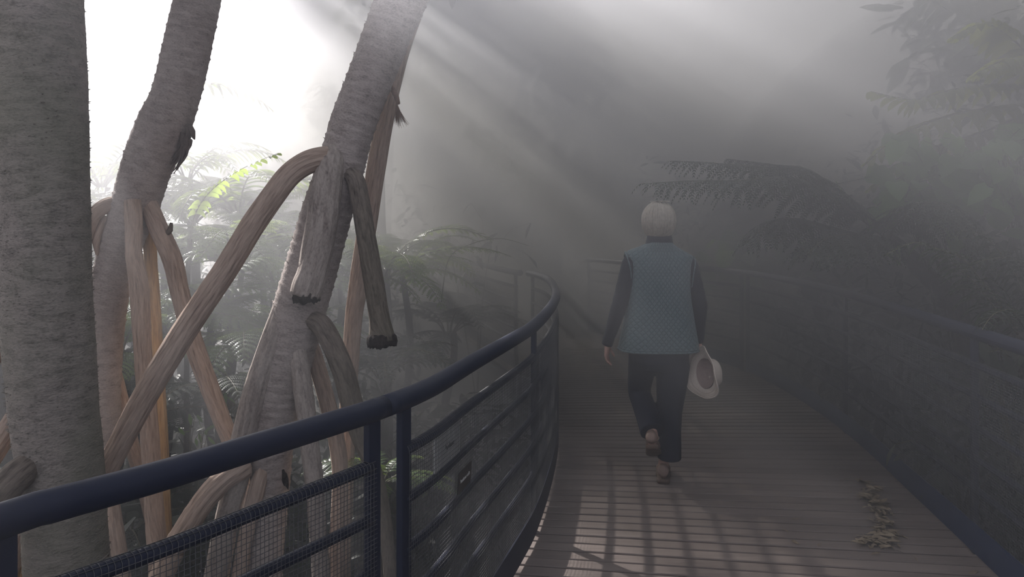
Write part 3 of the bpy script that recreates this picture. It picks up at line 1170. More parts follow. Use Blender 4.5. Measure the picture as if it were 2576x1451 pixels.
# the right hand closes on the brim of the hat from the far side
HATC, HATA = Vector((1.128, 4.425, .664)), Vector((.93, .36, -.04)).normalized()
dnR = Vector((-.05, -.30, -1))
hand(mb, wrR + Vector((0, 0, -.008)), dnR, Vector((-.75, -.6, .1)), Vector((-.5, .75, .0)), .62, thumb_in=.9)
body = union_mesh(mb, 'body', M['skin'], .0045, 3, person)
for s in (-1, 1):
    mb = MB()
    c = F + Vector((s * .032, -.012, .014))
    mb.loft([ell((c.x, c.y, c.z + .0105 * sin(a)), .0105 * cos(a), .0105 * cos(a), 12, 2) for a in [-1.5 + 3 * k / 8 for k in range(9)]])
    mb.build('eye', M['white'], person)

# trousers
mb = MB()
mb.loft([ell(Q(px, py, TOR), a, b, 32) for px, py, a, b in ((1664, 862, .176, .128), (1664, 890, .178, .130), (1665, 912, .172, .126), (1666, 935, .120, .10))])


def leg(mb, secs, n=28):
    mb.loft([ell(c, a, b, n, 2.1, 0, tl) for c, a, b, tl in secs])


ttube(mb, [(hipL + Vector((0, .01, .03)), .092), (hipL + Vector((0, .02, -.06)), .094), (hipL.lerp(kneeL, .55), .082), (kneeL + Vector((0, -.01, .01)), .070), (kneeL.lerp(ankL, .30), .068),
           (kneeL.lerp(ankL, .65), .067), (kneeL.lerp(ankL, .96), .071)], 28)
leg(mb, [(Q(1698, 895, .06), .092, .120, (0, 0)), (Q(1699, 925, .065), .098, .108, (0, 0)), (Q(1697, 965, .07), .094, .094, (0, 0)), (Q(1694, 1005, .075), .084, .084, (0, 0)),
         (Q(1691, 1045, .075), .074, .080, (0, 0)), (Q(1689, 1090, .06), .069, .080, (0, 0)), (Q(1688, 1130, .045), .069, .086, (0, 0)), (Q(1687, 1158, .04), .070, .092, (0, 0))])
trs = union_mesh(mb, 'trousers', M['trouser'], .007, 4, person)
trs['label'] = 'dark navy trousers'

# long navy sleeves and collar
for side, sh, el_, wr, w in (('L', shL, elL, wrL, 0), ('R', shR, elR, wrR, 0)):
    mb = MB()
    pts = smoothpath([(sh + Vector((.022 if side == 'L' else -.022, 0, -.006)), .050), (sh.lerp(el_, .12), .056), (sh.lerp(el_, .3), .057), (sh.lerp(el_, .65), .053), (el_, .047), (el_.lerp(wr, .3), .045), (el_.lerp(wr, .7), .038), (wr, .034), (wr + (wr - el_).normalized() * .012, .033)], .012)
    sd_ = 1 if side == 'L' else 5
    mb.tube([p[0] for p in pts], [p[1] for p in pts], 24, True, 0,
            lambda r, a, L, t: r * (1 + .05 * nz(cos(a) * 1.5 + sd_, sin(a) * 1.5, L * 14) + .025 * sin(L * 95 + 2 * cos(a)) * (1 if .45 < t < .62 or t > .88 else .25)))
    mb.build('sleeve', M['navy'], person)
mb = MB()
rings = []
for px, py, a, b in ((1664, 632, .098, .078), (1664, 618, .086, .074), (1664, 604, .078, .072), (1664, 591, .072, .070), (1664, 592, .066, .064), (1664, 615, .062, .060)):
    rings.append(ell(Q(px, py, .062), a, b, 32, 2.0, 0, (.02, .12)))
mb.loft(rings, caps=False)
mb.build('collar', M['navy'], person)

# quilted vest: body shell with armholes cut by its shoulder shape
mb = MB()
rows = [  # px centre, py, half width, half depth, shoulder dip
    (1662.5, 882, .240, .162), (1662.5, 872, .239, .162), (1662, 840, .222, .156), (1662, 800, .206, .146), (1662, 765, .193, .138), (1662, 735, .186, .133), (1663, 705, .184, .129), (1664, 682, .188, .123),
    (1664.5, 664, .190, .116), (1664.5, 650, .202, .106), (1664.5, 643, .205, .098)]
n = 64
rings = []
for k, (px, py, a, b) in enumerate(rows):
    c = Q(px, py, TOR)
    ring = ell(c, a, b, n, 2.6)
    rr = []
    for j, p in enumerate(ring):
        t = 2 * pi * j / n
        fold = .004 * sin(5 * t + k * .6) * (1 if k < 4 else .4)
        v = Vector(p) - c
        v.z = 0
        rr.append(Vector(p) + v.normalized() * fold)
    rings.append(rr)
# shoulder yoke: narrows to the neck while rising, sloping down to both shoulder tips
for f, py, b in ((.97, 637, .088), (.80, 631, .086), (.60, 623, .084), (.40, 615, .080), (.37, 610, .076)):
    c = Q(1665, py, TOR)
    ring = ell(c, .203 * f, b, n, 2.3)
    out = []
    for p in ring:
        q = Vector(p)
        s = (q.x - c.x) / .203
        q.z += .016 * -s * (1 if s < 0 else 1.2) * abs(s)
        out.append(q)
    rings.append(out)
base_i = len(mb.v)
mb.loft(rings, caps=False)
# inner hem
inner = [[Vector(p) + (Q(1662.5, 880, TOR) - Vector(p)) * Vector((.06, .06, 0)).length * .9 for p in rings[0]], [Vector(p) + (Vector((rings[1][0][0], 0, 0)) * 0) + (Q(1662, 850, TOR) - Vector(p)) * .08 for p in rings[1]]]
mb.loft([rings[0], inner[0]], caps=False)
# quilting coordinates in metres
for i, v in enumerate(mb.v):
    c = Q(1662.5, 800, TOR)
    an = atan2(v[0] - c.x, -(v[1] - c.y))
    mb.uv[i] = (an * .19, v[2] + (.08 * (v[1] - c.y) if v[2] > 1.36 else 0))
vest = mb.build('vest', M['quilt'], person)
vest['label'] = 'teal quilted sleeveless vest'
sb = vest.modifiers.new('sub', 'SUBSURF')
sb.levels = sb.render_levels = 1
so_ = vest.modifiers.new('solid', 'SOLIDIFY')
so_.thickness = .006
so_.offset = -1
# bound hem and armhole edging
mb = MB()
for ring, r in ((rings[0], .0055),):
    pts = [Vector(p) for p in ring] + [Vector(ring[0])]
    mb.tube(pts, r, 8, caps=False)
mb.build('hem_binding', M['quilt'], vest)
for s in (-1, 1):
    mb = MB()
    c = Q(1665 + s * 84, 655, TOR)
    tip = Q(1577 if s < 0 else 1752, 634 if s < 0 else 648, TOR)
    arm = [tip + Vector((0, .0, 0)), tip + Vector((-s * .004, -.055, -.035)), tip + Vector((-s * .020, -.078, -.10)), tip + Vector((-s * .026, -.060, -.17)), tip + Vector((-s * .028, 0, -.20)),
           tip + Vector((-s * .026, .060, -.17)), tip + Vector((-s * .020, .078, -.10)), tip + Vector((-s * .004, .055, -.035)), tip]
    pts = [p[0] for p in smoothpath([(q,) for q in arm], .012)]
    mb.tube(pts, .0045, 6, caps=False)
    mb.build('armhole_binding', M['quilt'], vest)
# shoes
for heel, toe, an, lift in ((heelR, toeR, ankR, 0), (heelL, toeL, ankL, 1)):
    ax = (toe - heel).normalized()
    L = (toe - heel).length
    sd_ = Vector((1, 0, 0)) - ax * ax.x
    sd_.normalize()
    un = sd_.cross(ax).normalized()
    mb = MB()
    rings = []
    for t, w, h, z in ((-.20, .012, .016, .014), (-.17, .028, .032, .016), (-.08, .034, .046, .026), (.10, .035, .044, .022), (.35, .036, .038, .014), (.62, .044, .032, .006), (.85, .043, .026, .000), (1.02, .034, .020, -.004), (1.12, .014, .010, -.006)):
        c = heel + ax * (L * t) + un * z
        rings.append([c + sd_ * (w * cos(a)) + un * (h * sin(a) if sin(a) > 0 else h * .75 * sin(a)) for a in [2 * pi * j / 20 for j in range(20)]])
    mb.loft(rings)
    sh_ = mb.build('shoe', M['shoe'], person)
    mb = MB()
    rings = []
    for t, w in ((-.21, .020), (-.17, .034), (.0, .038), (.3, .036), (.62, .046), (.9, .043), (1.06, .030), (1.13, .012)):
        c = heel + ax * (L * t) - un * (.030 if t < .25 else .030)
        hh = .014 if t < .28 else .008
        rings.append([c + sd_ * w - un * hh, c + sd_ * w + un * .009, c - sd_ * w + un * .009, c - sd_ * w - un * hh])
    mb.loft(rings)
    so2 = mb.build('sole', M['sole'], sh_)
    mb = MB()
    ring = []
    for k in range(19):
        a = 2 * pi * k / 18
        ring.append(an.lerp(heel, .55) + Vector((.036 * cos(a), .038 * sin(a), .010 * sin(a) + .006)))
    mb.tube(ring, .0045, 6, caps=False)
    mb.build('strap', M['shoe'], sh_)

# hair: a full bob, combed strands over a rounded cap
rnd = random.Random(21)
mb = MB()
hc = head + Vector((0, .004, .006))
rings = []
for i in range(15):
    t = i / 14
    a = pi / 2 - t * 2.25
    r = cos(a) if a > 0 else 1 - .28 * (a / -.68) ** 2
    z = sin(a) * .118 if a > 0 else a * .115
    rings.append(ell((hc.x, hc.y - .004, hc.z + z + .004), max(.004, .090 * r), max(.004, .104 * r), 28, 2.15))
mb.loft(rings)
# part-line + strands
for k in range(950):
    az = rnd.uniform(-.86, .86) * pi - pi / 2            # leave the face free (towards +y)
    side_ = cos(az)
    crownp = hc + Vector((rnd.gauss(.004, .016), rnd.gauss(.012, .028), .121))
    pts, rr = [], []
    ln = rnd.uniform(2.12, 2.55) - .15 * max(0, sin(az))
    lift = rnd.uniform(.0, .010)
    sway = rnd.gauss(0, .10)
    for i in range(11):
        t = i / 10
        a = pi / 2 - t * ln
        r = cos(a) if a > 0 else 1 - .26 * (a / -.7) ** 2
        z = sin(a) * .120 if a > 0 else a * .118
        aa = az + sway * t * t
        p = hc + Vector((cos(aa) * (.093 + lift) * r, sin(aa) * (.107 + lift) * r - .004, z + .005))
        p = crownp.lerp(p, min(1, t * 3.2))
        pts.append(p)
        rr.append(.0034 * (1 - .6 * t) + .0004)
    mb.tube(pts, rr, 4, caps=False)
hair = mb.build('hair', M['hair'], person)
hair['label'] = 'silver blonde bobbed hair'

# the hat, held by its brim
hat = empty('sun_hat', HATC)
tag(hat, 'cream canvas sun hat hanging by its brim from the right hand of the walker', 'hat')
bpy.context.view_layer.update()
hx = HATA
hz = (Vector((0, 0, 1)) - hx * hx.z).normalized()
hy = hz.cross(hx).normalized()


def hat_ring(t, r, wob=0.0, squash=1.0, n=48):
    out = []
    for j in range(n):
        a = 2 * pi * j / n
        rr = r * (1 + wob * .06 * sin(3 * a + 1) + wob * .04 * sin(2 * a))
        tt = t + wob * (.016 * sin(2 * a + .6) + .008 * sin(5 * a))
        out.append(HATC + hx * tt + hz * (rr * cos(a)) + hy * (rr * sin(a) * squash))
    return out


mb = MB()
mb.loft([hat_ring(-.016, .146, 1), hat_ring(-.010, .130, .8), hat_ring(-.004, .110, .4), hat_ring(.002, .092, .1), hat_ring(.010, .088), hat_ring(.036, .085), hat_ring(.062, .078), hat_ring(.074, .066, .3), hat_ring(.079, .040, .3), hat_ring(.078, .012)], caps=False)
o = mb.build('crown_and_brim', M['hat'], hat)
sm = o.modifiers.new('solid', 'SOLIDIFY')
sm.thickness = .004
mb = MB()
mb.loft([hat_ring(.003, .0865), hat_ring(.012, .083), hat_ring(.034, .080), hat_ring(.058, .073), hat_ring(.069, .060), hat_ring(.073, .030), hat_ring(.072, .006)], caps=False)
mb.build('lining', M['hat_in'], hat)['label'] = 'pinkish hat lining'
mb = MB()
for t, r, wv in ((-.013, .139, .9), (-.010, .128, .8), (-.006, .116, .5)):
    q = hat_ring(t - .0035, r, wv)
    mb.tube(q + [q[0]], .0011, 4, caps=False)
q = hat_ring(-.016, .147, 1)
mb.tube(q + [q[0]], .0035, 6, caps=False)
mb.build('brim_stitching', M['hat'], hat)

# fallen leaves on the boards
def dry_leaf(mb, x, y, L, rnd, z=.004):
    a = rnd.uniform(0, 2 * pi)
    c = Vector((x, y, z + rnd.uniform(0, .006)))
    dr = Vector((cos(a), sin(a), rnd.uniform(-.05, .35)))
    mb.blade(c - dr * L * .4, c + dr * L * .6, L * rnd.uniform(.25, .45), (rnd.uniform(-.6, .6), rnd.uniform(-.6, .6), 1), rnd.uniform(-.3, .6))


def floor_pt(px, py):
    d = EYE * FPX / (py - HY)
    return Vector(((px - CX) / FPX * d, d, 0))


rnd = random.Random(77)
drift = [(2175, 1215, 8), (2190, 1235, 16), (2192, 1258, 18), (2205, 1272, 22), (2215, 1292, 26), (2222, 1318, 24), (2226, 1345, 26), (2210, 1362, 20), (2228, 1368, 20), (2190, 1368, 12), (2180, 1372, 10)]
mb = MB()
for px, py, nn in drift:
    c = floor_pt(px, py)
    for k in range(int(nn * 1.6)):
        dry_leaf(mb, c.x + rnd.gauss(0, .028), c.y + rnd.gauss(0, .035), rnd.uniform(.03, .07), rnd, .006 + rnd.random() * .02)
o = mb.build('leaf_litter', M['dry'])
tag(o, 'narrow drift of dry brown leaves on the right side of the boards', 'leaf litter', kind='stuff')
for px, py in ((2305, 1410), (2265, 1390), (2450, 1440), (2205, 1395), (2270, 1350), (2062, 1372), (2000, 1365), (1975, 1335), (2140, 1240), (2240, 1190), (2220, 1178), (2000, 1305), (2130, 1208)):
    c = floor_pt(px, py)
    mb = MB()
    dry_leaf(mb, 0, 0, rnd.uniform(.03, .06), rnd)
    o = mb.build('dry_leaf', M['dry'])
    o.location = c
    tag(o, 'single dry leaf lying on the boards near the leaf drift', 'leaf', 'single dry leaves on the boards')
# ------------------------------------------------------------------ ferns and other plants
def frond_along(mb, pts, plen, n, kind='bi', droop=.5, fwd=.35, seed=0, prof=None, start=.14, up=Vector((0, 0, 1)), r0=.010, pw=.16, gap=1.0, width=.02):
    """adds a fern/palm frond along the rachis pts. kind 'bi': feathery double-divided; 'pin': simple straps"""
    rnd = random.Random(seed)
    path = [p[0] for p in smoothpath([(Vector(p),) for p in pts], .04)]
    tot = sum((b - a).length for a, b in zip(path, path[1:]))
    mb.tube(path, [max(.0015, r0 * (1 - .85 * i / len(path))) for i in range(len(path))], 5, m=1)
    L = 0
    k = 0
    nxt = start
    for i in range(1, len(path)):
        seg = (path[i] - path[i - 1]).length
        L += seg
        while nxt <= L / tot and nxt < .995:
            s = nxt
            nxt += (1 - start) / n
            t = (path[i] - path[i - 1]).normalized()
            sd = t.cross(up)
            if sd.length < .1:
                sd = t.orthogonal()
            sd.normalize()
            nn = sd.cross(t).normalized()
            q = (s - start) / (1 - start)
            pl = plen * (prof(q) if prof else (min(1, .45 + q * 2.2) * (1 - q) ** .62 + .03))
            for sgn in (-1, 1):
                k += 1
                ff = fwd + .5 * q + rnd.uniform(-.08, .08)
                d0 = (sd * sgn * cos(ff) + t * sin(ff) + nn * .12).normalized()
                ln = pl * rnd.uniform(.88, 1.08)
                dr = droop * rnd.uniform(.7, 1.3)
                c = path[i] + t * rnd.uniform(-.004, .004)
                if kind == 'pin':
                    prev = None
                    ws = width * rnd.uniform(.85, 1.15)
                    st = 5
                    dd = d0.copy()
                    for j in range(st + 1):
                        u = j / st
                        w = ws * (.35 + 1.3 * min(u * 3, 1) * .5) * (1 - u) ** .55 + .0008
                        wd = t * w
                        row = [mb.vert(c + wd), mb.vert(c - nn * w * .35), mb.vert(c - wd)]
                        if prev:
                            mb.face((prev[0], prev[1], row[1], row[0]))
                            mb.face((prev[1], prev[2], row[2], row[1]))
                        prev = row
                        c = c + dd * (ln / st)
                        dd = (dd + Vector((0, 0, -1)) * dr * .42).normalized()
                else:
                    st = max(5, int(ln / (.016 * gap)))
                    dd = d0.copy()
                    for j in range(st):
                        u = j / st
                        pn = dd.cross(nn).normalized()
                        w = ln * pw * (1 - u) ** .8 * (.6 + .4 * min(1, u * 6)) + .003
                        h = ln / st
                        a0, a1 = c, c + dd * h * .62
                        for ss in (-1, 1):
                            tipp = c + pn * (ss * w) + dd * (h * .8 + w * .3) + Vector((0, 0, -w * .25))
                            mid = (a0 + a1) * .5 + pn * ss * w * .55 + dd * (w * .22)
                            i0 = mb.vert(a0)
                            i1 = mb.vert(a1)
                            i2 = mb.vert(mid + dd * h * .34)
                            i3 = mb.vert(mid - dd * h * .30)
                            i4 = mb.vert(tipp)
                            mb.face((i0, i3, i2, i1) if ss > 0 else (i1, i2, i3, i0))
                            mb.face((i3, i4, i2) if ss > 0 else (i2, i4, i3))
                        c = c + dd * h
                        dd = (dd + Vector((0, 0, -1)) * dr * 1.1 / st).normalized()


def arch(L, e0, e1, n=9, side=0.0):
    pts = [Vector((0, 0, 0))]
    p = Vector((0, 0, 0))
    for i in range(n):
        t = i / (n - 1)
        e = e0 + (e1 - e0) * t ** .9
        p = p + Vector((cos(e), side * t * .4, sin(e))) * (L / n)
        pts.append(p.copy())
    return pts


def frond_mesh(nm, L, e0, e1, plen, n, kind, droop, seed, mats, **kw):
    mb = MB()
    frond_along(mb, arch(L, e0, e1, side=random.Random(seed).uniform(-.5, .5)), plen, n, kind, droop, seed=seed, **kw)
    return mb.mesh(nm, mats)


FR = {}
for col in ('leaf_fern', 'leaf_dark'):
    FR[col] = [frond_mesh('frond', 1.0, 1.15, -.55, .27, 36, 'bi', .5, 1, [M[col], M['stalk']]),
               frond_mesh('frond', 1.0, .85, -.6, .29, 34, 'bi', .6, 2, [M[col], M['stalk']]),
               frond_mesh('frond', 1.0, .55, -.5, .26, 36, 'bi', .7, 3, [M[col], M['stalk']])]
FR['pin'] = [frond_mesh('frond', 1.0, 1.1, -.6, .30, 34, 'pin', .5, 4, [M['leaf_fern'], M['stalk']], width=.013),
             frond_mesh('frond', 1.0, .8, -.7, .32, 32, 'pin', .7, 5, [M['leaf_fern'], M['stalk']], width=.014)]
FR['pind'] = [frond_mesh('frond', 1.0, 1.1, -.6, .30, 30, 'pin', .6, 6, [M['leaf_dark'], M['stalk']], width=.012),
              frond_mesh('frond', 1.0, .7, -.8, .34, 30, 'pin', .9, 7, [M['leaf_dark'], M['stalk']], width=.013)]


def fern(loc, size, n, label, col='leaf_fern', trunk=0.0, seed=0, group=None, name='tree_fern', cat='fern', tilt=0.0, az0=0.0, spread=2 * pi):
    """a rosette of fronds, on a fibrous trunk when trunk > 0; loc is the crown centre"""
    rnd = random.Random(seed)
    loc = Vector(loc)
    base = Vector((loc.x, loc.y, min(loc.z - .02, GROUND))) if trunk else loc.copy()
    root = empty(name, base)
    tag(root, label, cat, group)
    bpy.context.view_layer.update()
    if trunk:
        mb = MB()
        k = 14
        pts = [base.lerp(loc, i / (k - 1)) + Vector((.05 * sin(i * .6 + seed), .05 * cos(i * .5), 0)) for i in range(k)]
        pts[0].z -= .1
        mb.tube(pts, [trunk * .55 * (1.25 - .35 * i / (k - 1)) for i in range(k)], 14, disp=lambda r, a, L, t: r * (1 + .18 * nz(cos(a) * 2, sin(a) * 2, L * 14)))
        mb.build('trunk', M['fern_trunk'], root)
    for i in range(n):
        me = rnd.choice(FR[col])
        o = link('frond', me)
        o.parent = root
        az = az0 + spread * (i + rnd.uniform(-.3, .3)) / n
        s = size * rnd.uniform(.8, 1.12)
        o.location = loc - base + Vector((cos(az), sin(az), 0)) * trunk * .6
        o.rotation_euler = (rnd.uniform(-.25, .25), rnd.uniform(-.25, .2) + tilt, az)
        o.scale = (s, s, s)
    return root


fern_specs = [
    # px, py, depth, size, fronds, colour, label, trunk
    (570, 660, 6.2, 1.15, 13, 'leaf_fern', 'sunlit tree fern seen through the fork under the long diagonal root', .07),
    (700, 745, 6.0, 1.0, 12, 'leaf_fern', 'bright tree fern just left of the double sawn trunk', .06),
    (965, 700, 6.6, 1.1, 14, 'leaf_fern', 'glowing yellow-green tree fern behind the hanging sawn root', .07),
    (425, 850, 5.6, 1.05, 13, 'leaf_fern', 'silvery fern filling the gap between the straight stilt roots', .06),
    (620, 905, 5.4, .9, 12, 'leaf_fern', 'low fern with shining tips below the long diagonal root', .05),
    (250, 560, 6.8, 1.2, 13, 'leaf_fern', 'pale fern behind the stout left trunk at mid height', .07),
    (480, 560, 7.4, 1.25, 12, 'leaf_fern', 'hazy tree fern right of the leaning middle trunk', .08),
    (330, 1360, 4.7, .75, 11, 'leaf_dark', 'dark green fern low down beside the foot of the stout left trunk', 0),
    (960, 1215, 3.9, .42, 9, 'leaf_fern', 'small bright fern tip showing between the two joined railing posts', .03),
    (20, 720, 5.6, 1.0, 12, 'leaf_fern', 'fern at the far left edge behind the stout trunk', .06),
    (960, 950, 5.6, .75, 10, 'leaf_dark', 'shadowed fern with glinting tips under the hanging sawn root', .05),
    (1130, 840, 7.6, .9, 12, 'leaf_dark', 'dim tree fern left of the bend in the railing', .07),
    (300, 900, 5.2, .8, 11, 'leaf_fern', 'white-glinting fern right behind the foot of the middle trunk', .05),
    (655, 600, 7.4, 1.1, 13, 'leaf_fern', 'hazy fern peeping over the diagonal root towards the double trunk', .06),
    (420, 690, 6.6, 1.0, 13, 'leaf_fern', 'glinting fern framed by the right stilt root of the middle trunk', .06),
    (530, 800, 5.9, .85, 12, 'leaf_fern', 'dense fern between the crossing prop roots', .05),
    (360, 640, 6.2, .9, 12, 'leaf_fern', 'fern directly behind the golden root', .05),
    (700, 880, 5.6, .8, 12, 'leaf_fern', 'low fern left of the foot of the double trunk', .05),
    (850, 720, 6.9, 1.0, 12, 'leaf_fern', 'fern between the double trunk and the pale rear root', .06),
    (1020, 690, 7.2, .85, 12, 'leaf_fern', 'fern with long arching tips right of the hanging sawn root', .06),
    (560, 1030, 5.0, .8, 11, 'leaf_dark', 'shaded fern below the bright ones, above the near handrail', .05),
]
for i, (px, py, d, s, n, col, lab, tr) in enumerate(fern_specs):
    c = P(px, py, d)
    fern(c, s, n, lab, col, tr, seed=40 + i)

# palms with simple leaflets, far left, seen as pale shapes in the bright mist
for i, (px, py, d, s, n, lab) in enumerate([
        (330, 300, 8.0, 1.5, 9, 'ghostly palm crown in the bright mist left of the leaning trunk'),
        (255, 470, 7.2, 1.1, 9, 'small palm low in the bright mist beside the stout left trunk'),
        (600, 545, 7.0, 1.25, 8, 'palm with a backlit white frond rising between the two leaning trunks'),
        (470, 455, 7.6, 1.1, 8, 'yellow-lit palm close beside the leaning middle trunk')]):
    fern(P(px, py, d), s, n, lab, 'pin', .05, seed=80 + i, name='palm', cat='palm')


def shrub(base, pts, leaf, n, mat, label, seed, heart=False, cat='shrub', name='shrub', spread=.35, group=None, face=None, stem_r=.012):
    """broad-leaved plant: stems from base through the pts, leaves clustered round the pts"""
    rnd = random.Random(seed)
    root = empty(name, base)
    tag(root, label, cat, group)
    bpy.context.view_layer.update()
    ms, ml = MB(), MB()
    for p in pts:
        p = Vector(p)
        b = Vector(base)
        mid = b.lerp(p, .5) + Vector((rnd.uniform(-.1, .1), rnd.uniform(-.1, .1), .15 * (p - b).length))
        path = [q[0] for q in smoothpath([(b,), (mid,), (p,)], .06)]
        ms.tube(path, [max(.002, stem_r * (1 - .8 * i / len(path))) for i in range(len(path))], 5)
        for k in range(n):
            o = Vector((rnd.gauss(0, 1), rnd.gauss(0, 1), rnd.gauss(0, .8))) * spread * .5
            c = p + o
            L = leaf * rnd.uniform(.7, 1.25)
            dr = Vector((rnd.uniform(-1, 1), rnd.uniform(-1, .4), rnd.uniform(-1.1, .1))).normalized()
            nm = Vector((rnd.uniform(-.6, .6), rnd.uniform(-1, .3), rnd.uniform(.2, 1)))
            if face:
                nm = nm * .6 + Vector(face)
            ml.blade(c, c + dr * L, L * (.78 if heart else .34), nm, .18, heart=heart)
            ms.tube([path[-1 - (k % max(1, len(path) // 3))], (c + path[-1]) * .5 + Vector((0, 0, .02)), c], .0022, 3, caps=False)
    ms.build('stem', M['stalk'], root)
    ml.build('foliage', mat, root)
    return root


# --- plants on the right bank
def bank(x, y):
    return GROUND + max(0, min(2.2, (x - 4) * .35))


def custom_fern(label, base, fronds, mat, plen, n, kind='bi', droop=.6, cat='fern', name='tree_fern', trunk=None, seed=0, width=.014, prof=None, fwd=.35, r0=.012, gap=1.3, pw=.16):
    root = empty(name, base)
    tag(root, label, cat)
    bpy.context.view_layer.update()
    if trunk:
        mb = MB()
        pts = [t[0] for t in smoothpath([(Vector(p),) for p in trunk[0]], .06)]
        mb.tube(pts, [trunk[1] * (1.15 - .3 * i / len(pts)) for i in range(len(pts))], 14, disp=lambda r, a, L, t: r * (1 + .15 * nz(cos(a) * 2, sin(a) * 2, L * 12)))
        mb.build('trunk', M['fern_trunk'], root)
    for i, f in enumerate(fronds):
        mb = MB()
        frond_along(mb, f, plen * (1 if i % 2 else .92), n, kind, droop, fwd, seed=seed + i, width=width, prof=prof, r0=r0, gap=gap, pw=pw)
        mb.build('frond', [mat, M['stalk']], root)
    return root


d = 5.4
heart = P(2300, 640, d)
custom_fern('big dark tree fern arching over the far railing towards the head of the walker', (heart.x, heart.y, bank(heart.x, heart.y)),
            [[P(2230, 600, 5.4), P(2120, 500, 5.3), P(2010, 430, 5.2), P(1900, 420, 5.1), P(1790, 410, 5.05), P(1690, 405, 5.0)],
             [P(2230, 600, 5.4), P(2110, 510, 5.2), P(1980, 450, 5.0), P(1860, 455, 4.9), P(1740, 455, 4.8), P(1620, 462, 4.7)],
             [P(2230, 600, 5.5), P(2130, 500, 5.5), P(2040, 430, 5.6), P(1950, 415, 5.7), P(1830, 400, 5.8)],
             [P(2230, 610, 5.4), P(2110, 580, 5.2), P(1990, 550, 5.1), P(1920, 575, 5.0), P(1880, 610, 4.95)],
             [P(2230, 610, 5.4), P(2260, 560, 5.1), P(2330, 510, 4.8), P(2420, 540, 4.6), P(2470, 640, 4.5)],
             [P(2230, 605, 5.4), P(2150, 590, 5.0), P(2080, 600, 4.8), P(2030, 640, 4.6)]],
            M['leaf_dark'], .44, 34, 'bi', 1.5, seed=120, fwd=.15, prof=lambda q: min(1, .6 + q * 1.5) * (1 - q) ** .4 + .06, trunk=([Vector((heart.x + .3, heart.y + .2, bank(heart.x, heart.y) - .1)), P(2420, 860, 5.5), P(2330, 690, 5.45), P(2225, 600, 5.4)], .07))
# dead stump-like stalk
custom_fern('feathery fern with long drooping straps hanging over the far handrail', P(2520, 760, 4.1) - Vector((0, 0, 1.2)),
            [[P(2560, 830, 4.1), P(2480, 720, 4.0), P(2420, 650, 3.9), P(2365, 628, 3.8), P(2300, 610, 3.75), P(2230, 640, 3.7)],
             [P(2560, 840, 4.1), P(2500, 770, 3.9), P(2440, 700, 3.8), P(2380, 640, 3.7)],
             [P(2590, 830, 4.1), P(2570, 720, 4.1), P(2520, 640, 4.1), P(2470, 590, 4.1), P(2420, 580, 4.1)],
             [P(2600, 860, 4.0), P(2560, 800, 3.8), P(2540, 780, 3.6), P(2500, 790, 3.5), P(2470, 830, 3.4)],
             [P(2600, 700, 4.2), P(2560, 655, 4.1), P(2500, 650, 4.05), P(2440, 665, 4.0)]],
            M['leaf_dark'], .26, 17, 'pin', 1.0, seed=140, width=.011, fwd=.2, r0=.006, name='sword_fern',
            trunk=([P(2600, 1050, 4.2), P(2590, 940, 4.15), P(2580, 840, 4.1)], .05))
custom_fern('yellow-green palm with ragged leaflets at the upper right', P(2680, 420, 6.0) - Vector((0, 0, 2.2)),
            [[P(2640, 230, 6.0), P(2520, 215, 5.9), P(2400, 225, 5.8), P(2300, 250, 5.7), P(2190, 230, 5.6)],
             [P(2640, 260, 6.0), P(2500, 270, 5.8), P(2360, 300, 5.6), P(2250, 350, 5.4), P(2170, 420, 5.3)],
             [P(2640, 200, 6.0), P(2560, 110, 6.0), P(2480, 60, 6.0), P(2400, 90, 6.0)],
             [P(2650, 230, 6.0), P(2580, 160, 5.7), P(2530, 150, 5.5), P(2450, 190, 5.3)],
             [P(2640, 260, 6.0), P(2480, 330, 5.9), P(2330, 380, 5.8), P(2180, 480, 5.7)]],
            M['leaf_palm'], .46, 16, 'pin', .9, cat='palm', name='palm', seed=160, width=.062, fwd=.25, r0=.012,
            trunk=([P(2700, 900, 6.1), P(2680, 500, 6.05), P(2645, 240, 6.0)], .06))
custom_fern('single arching frond with shining white leaflets between the two leaning trunks', (P(470, 560, 5.6).x, 5.6, GROUND),
            [[P(478, 600, 5.6), P(492, 535, 5.6), P(530, 480, 5.55), P(590, 435, 5.5), P(650, 405, 5.45), P(700, 385, 5.4)]],
            M['leaf_fern'], .13, 15, 'pin', .8, seed=170, width=.030, fwd=.3, r0=.006, name='palm', cat='palm', prof=lambda q: (1 - q) ** .5 + .15,
            trunk=([Vector((P(470, 560, 5.6).x, 5.6, GROUND - .1)), P(470, 800, 5.6), P(478, 600, 5.6)], .02))
custom_fern('thin arching frond stem with bare tip beside the bend of the left railing', (P(1110, 760, 6.6).x, 6.6, GROUND),
            [[P(1110, 760, 6.6), P(1130, 650, 6.6), P(1190, 612, 6.5), P(1260, 600, 6.5), P(1330, 618, 6.45)]],
            M['leaf_fern'], .10, 26, 'bi', .6, seed=171, r0=.006, name='fern', prof=lambda q: .5 * (1 - q) + .1)


def ring_pts(lst):
    return [P(*q) for q in lst]


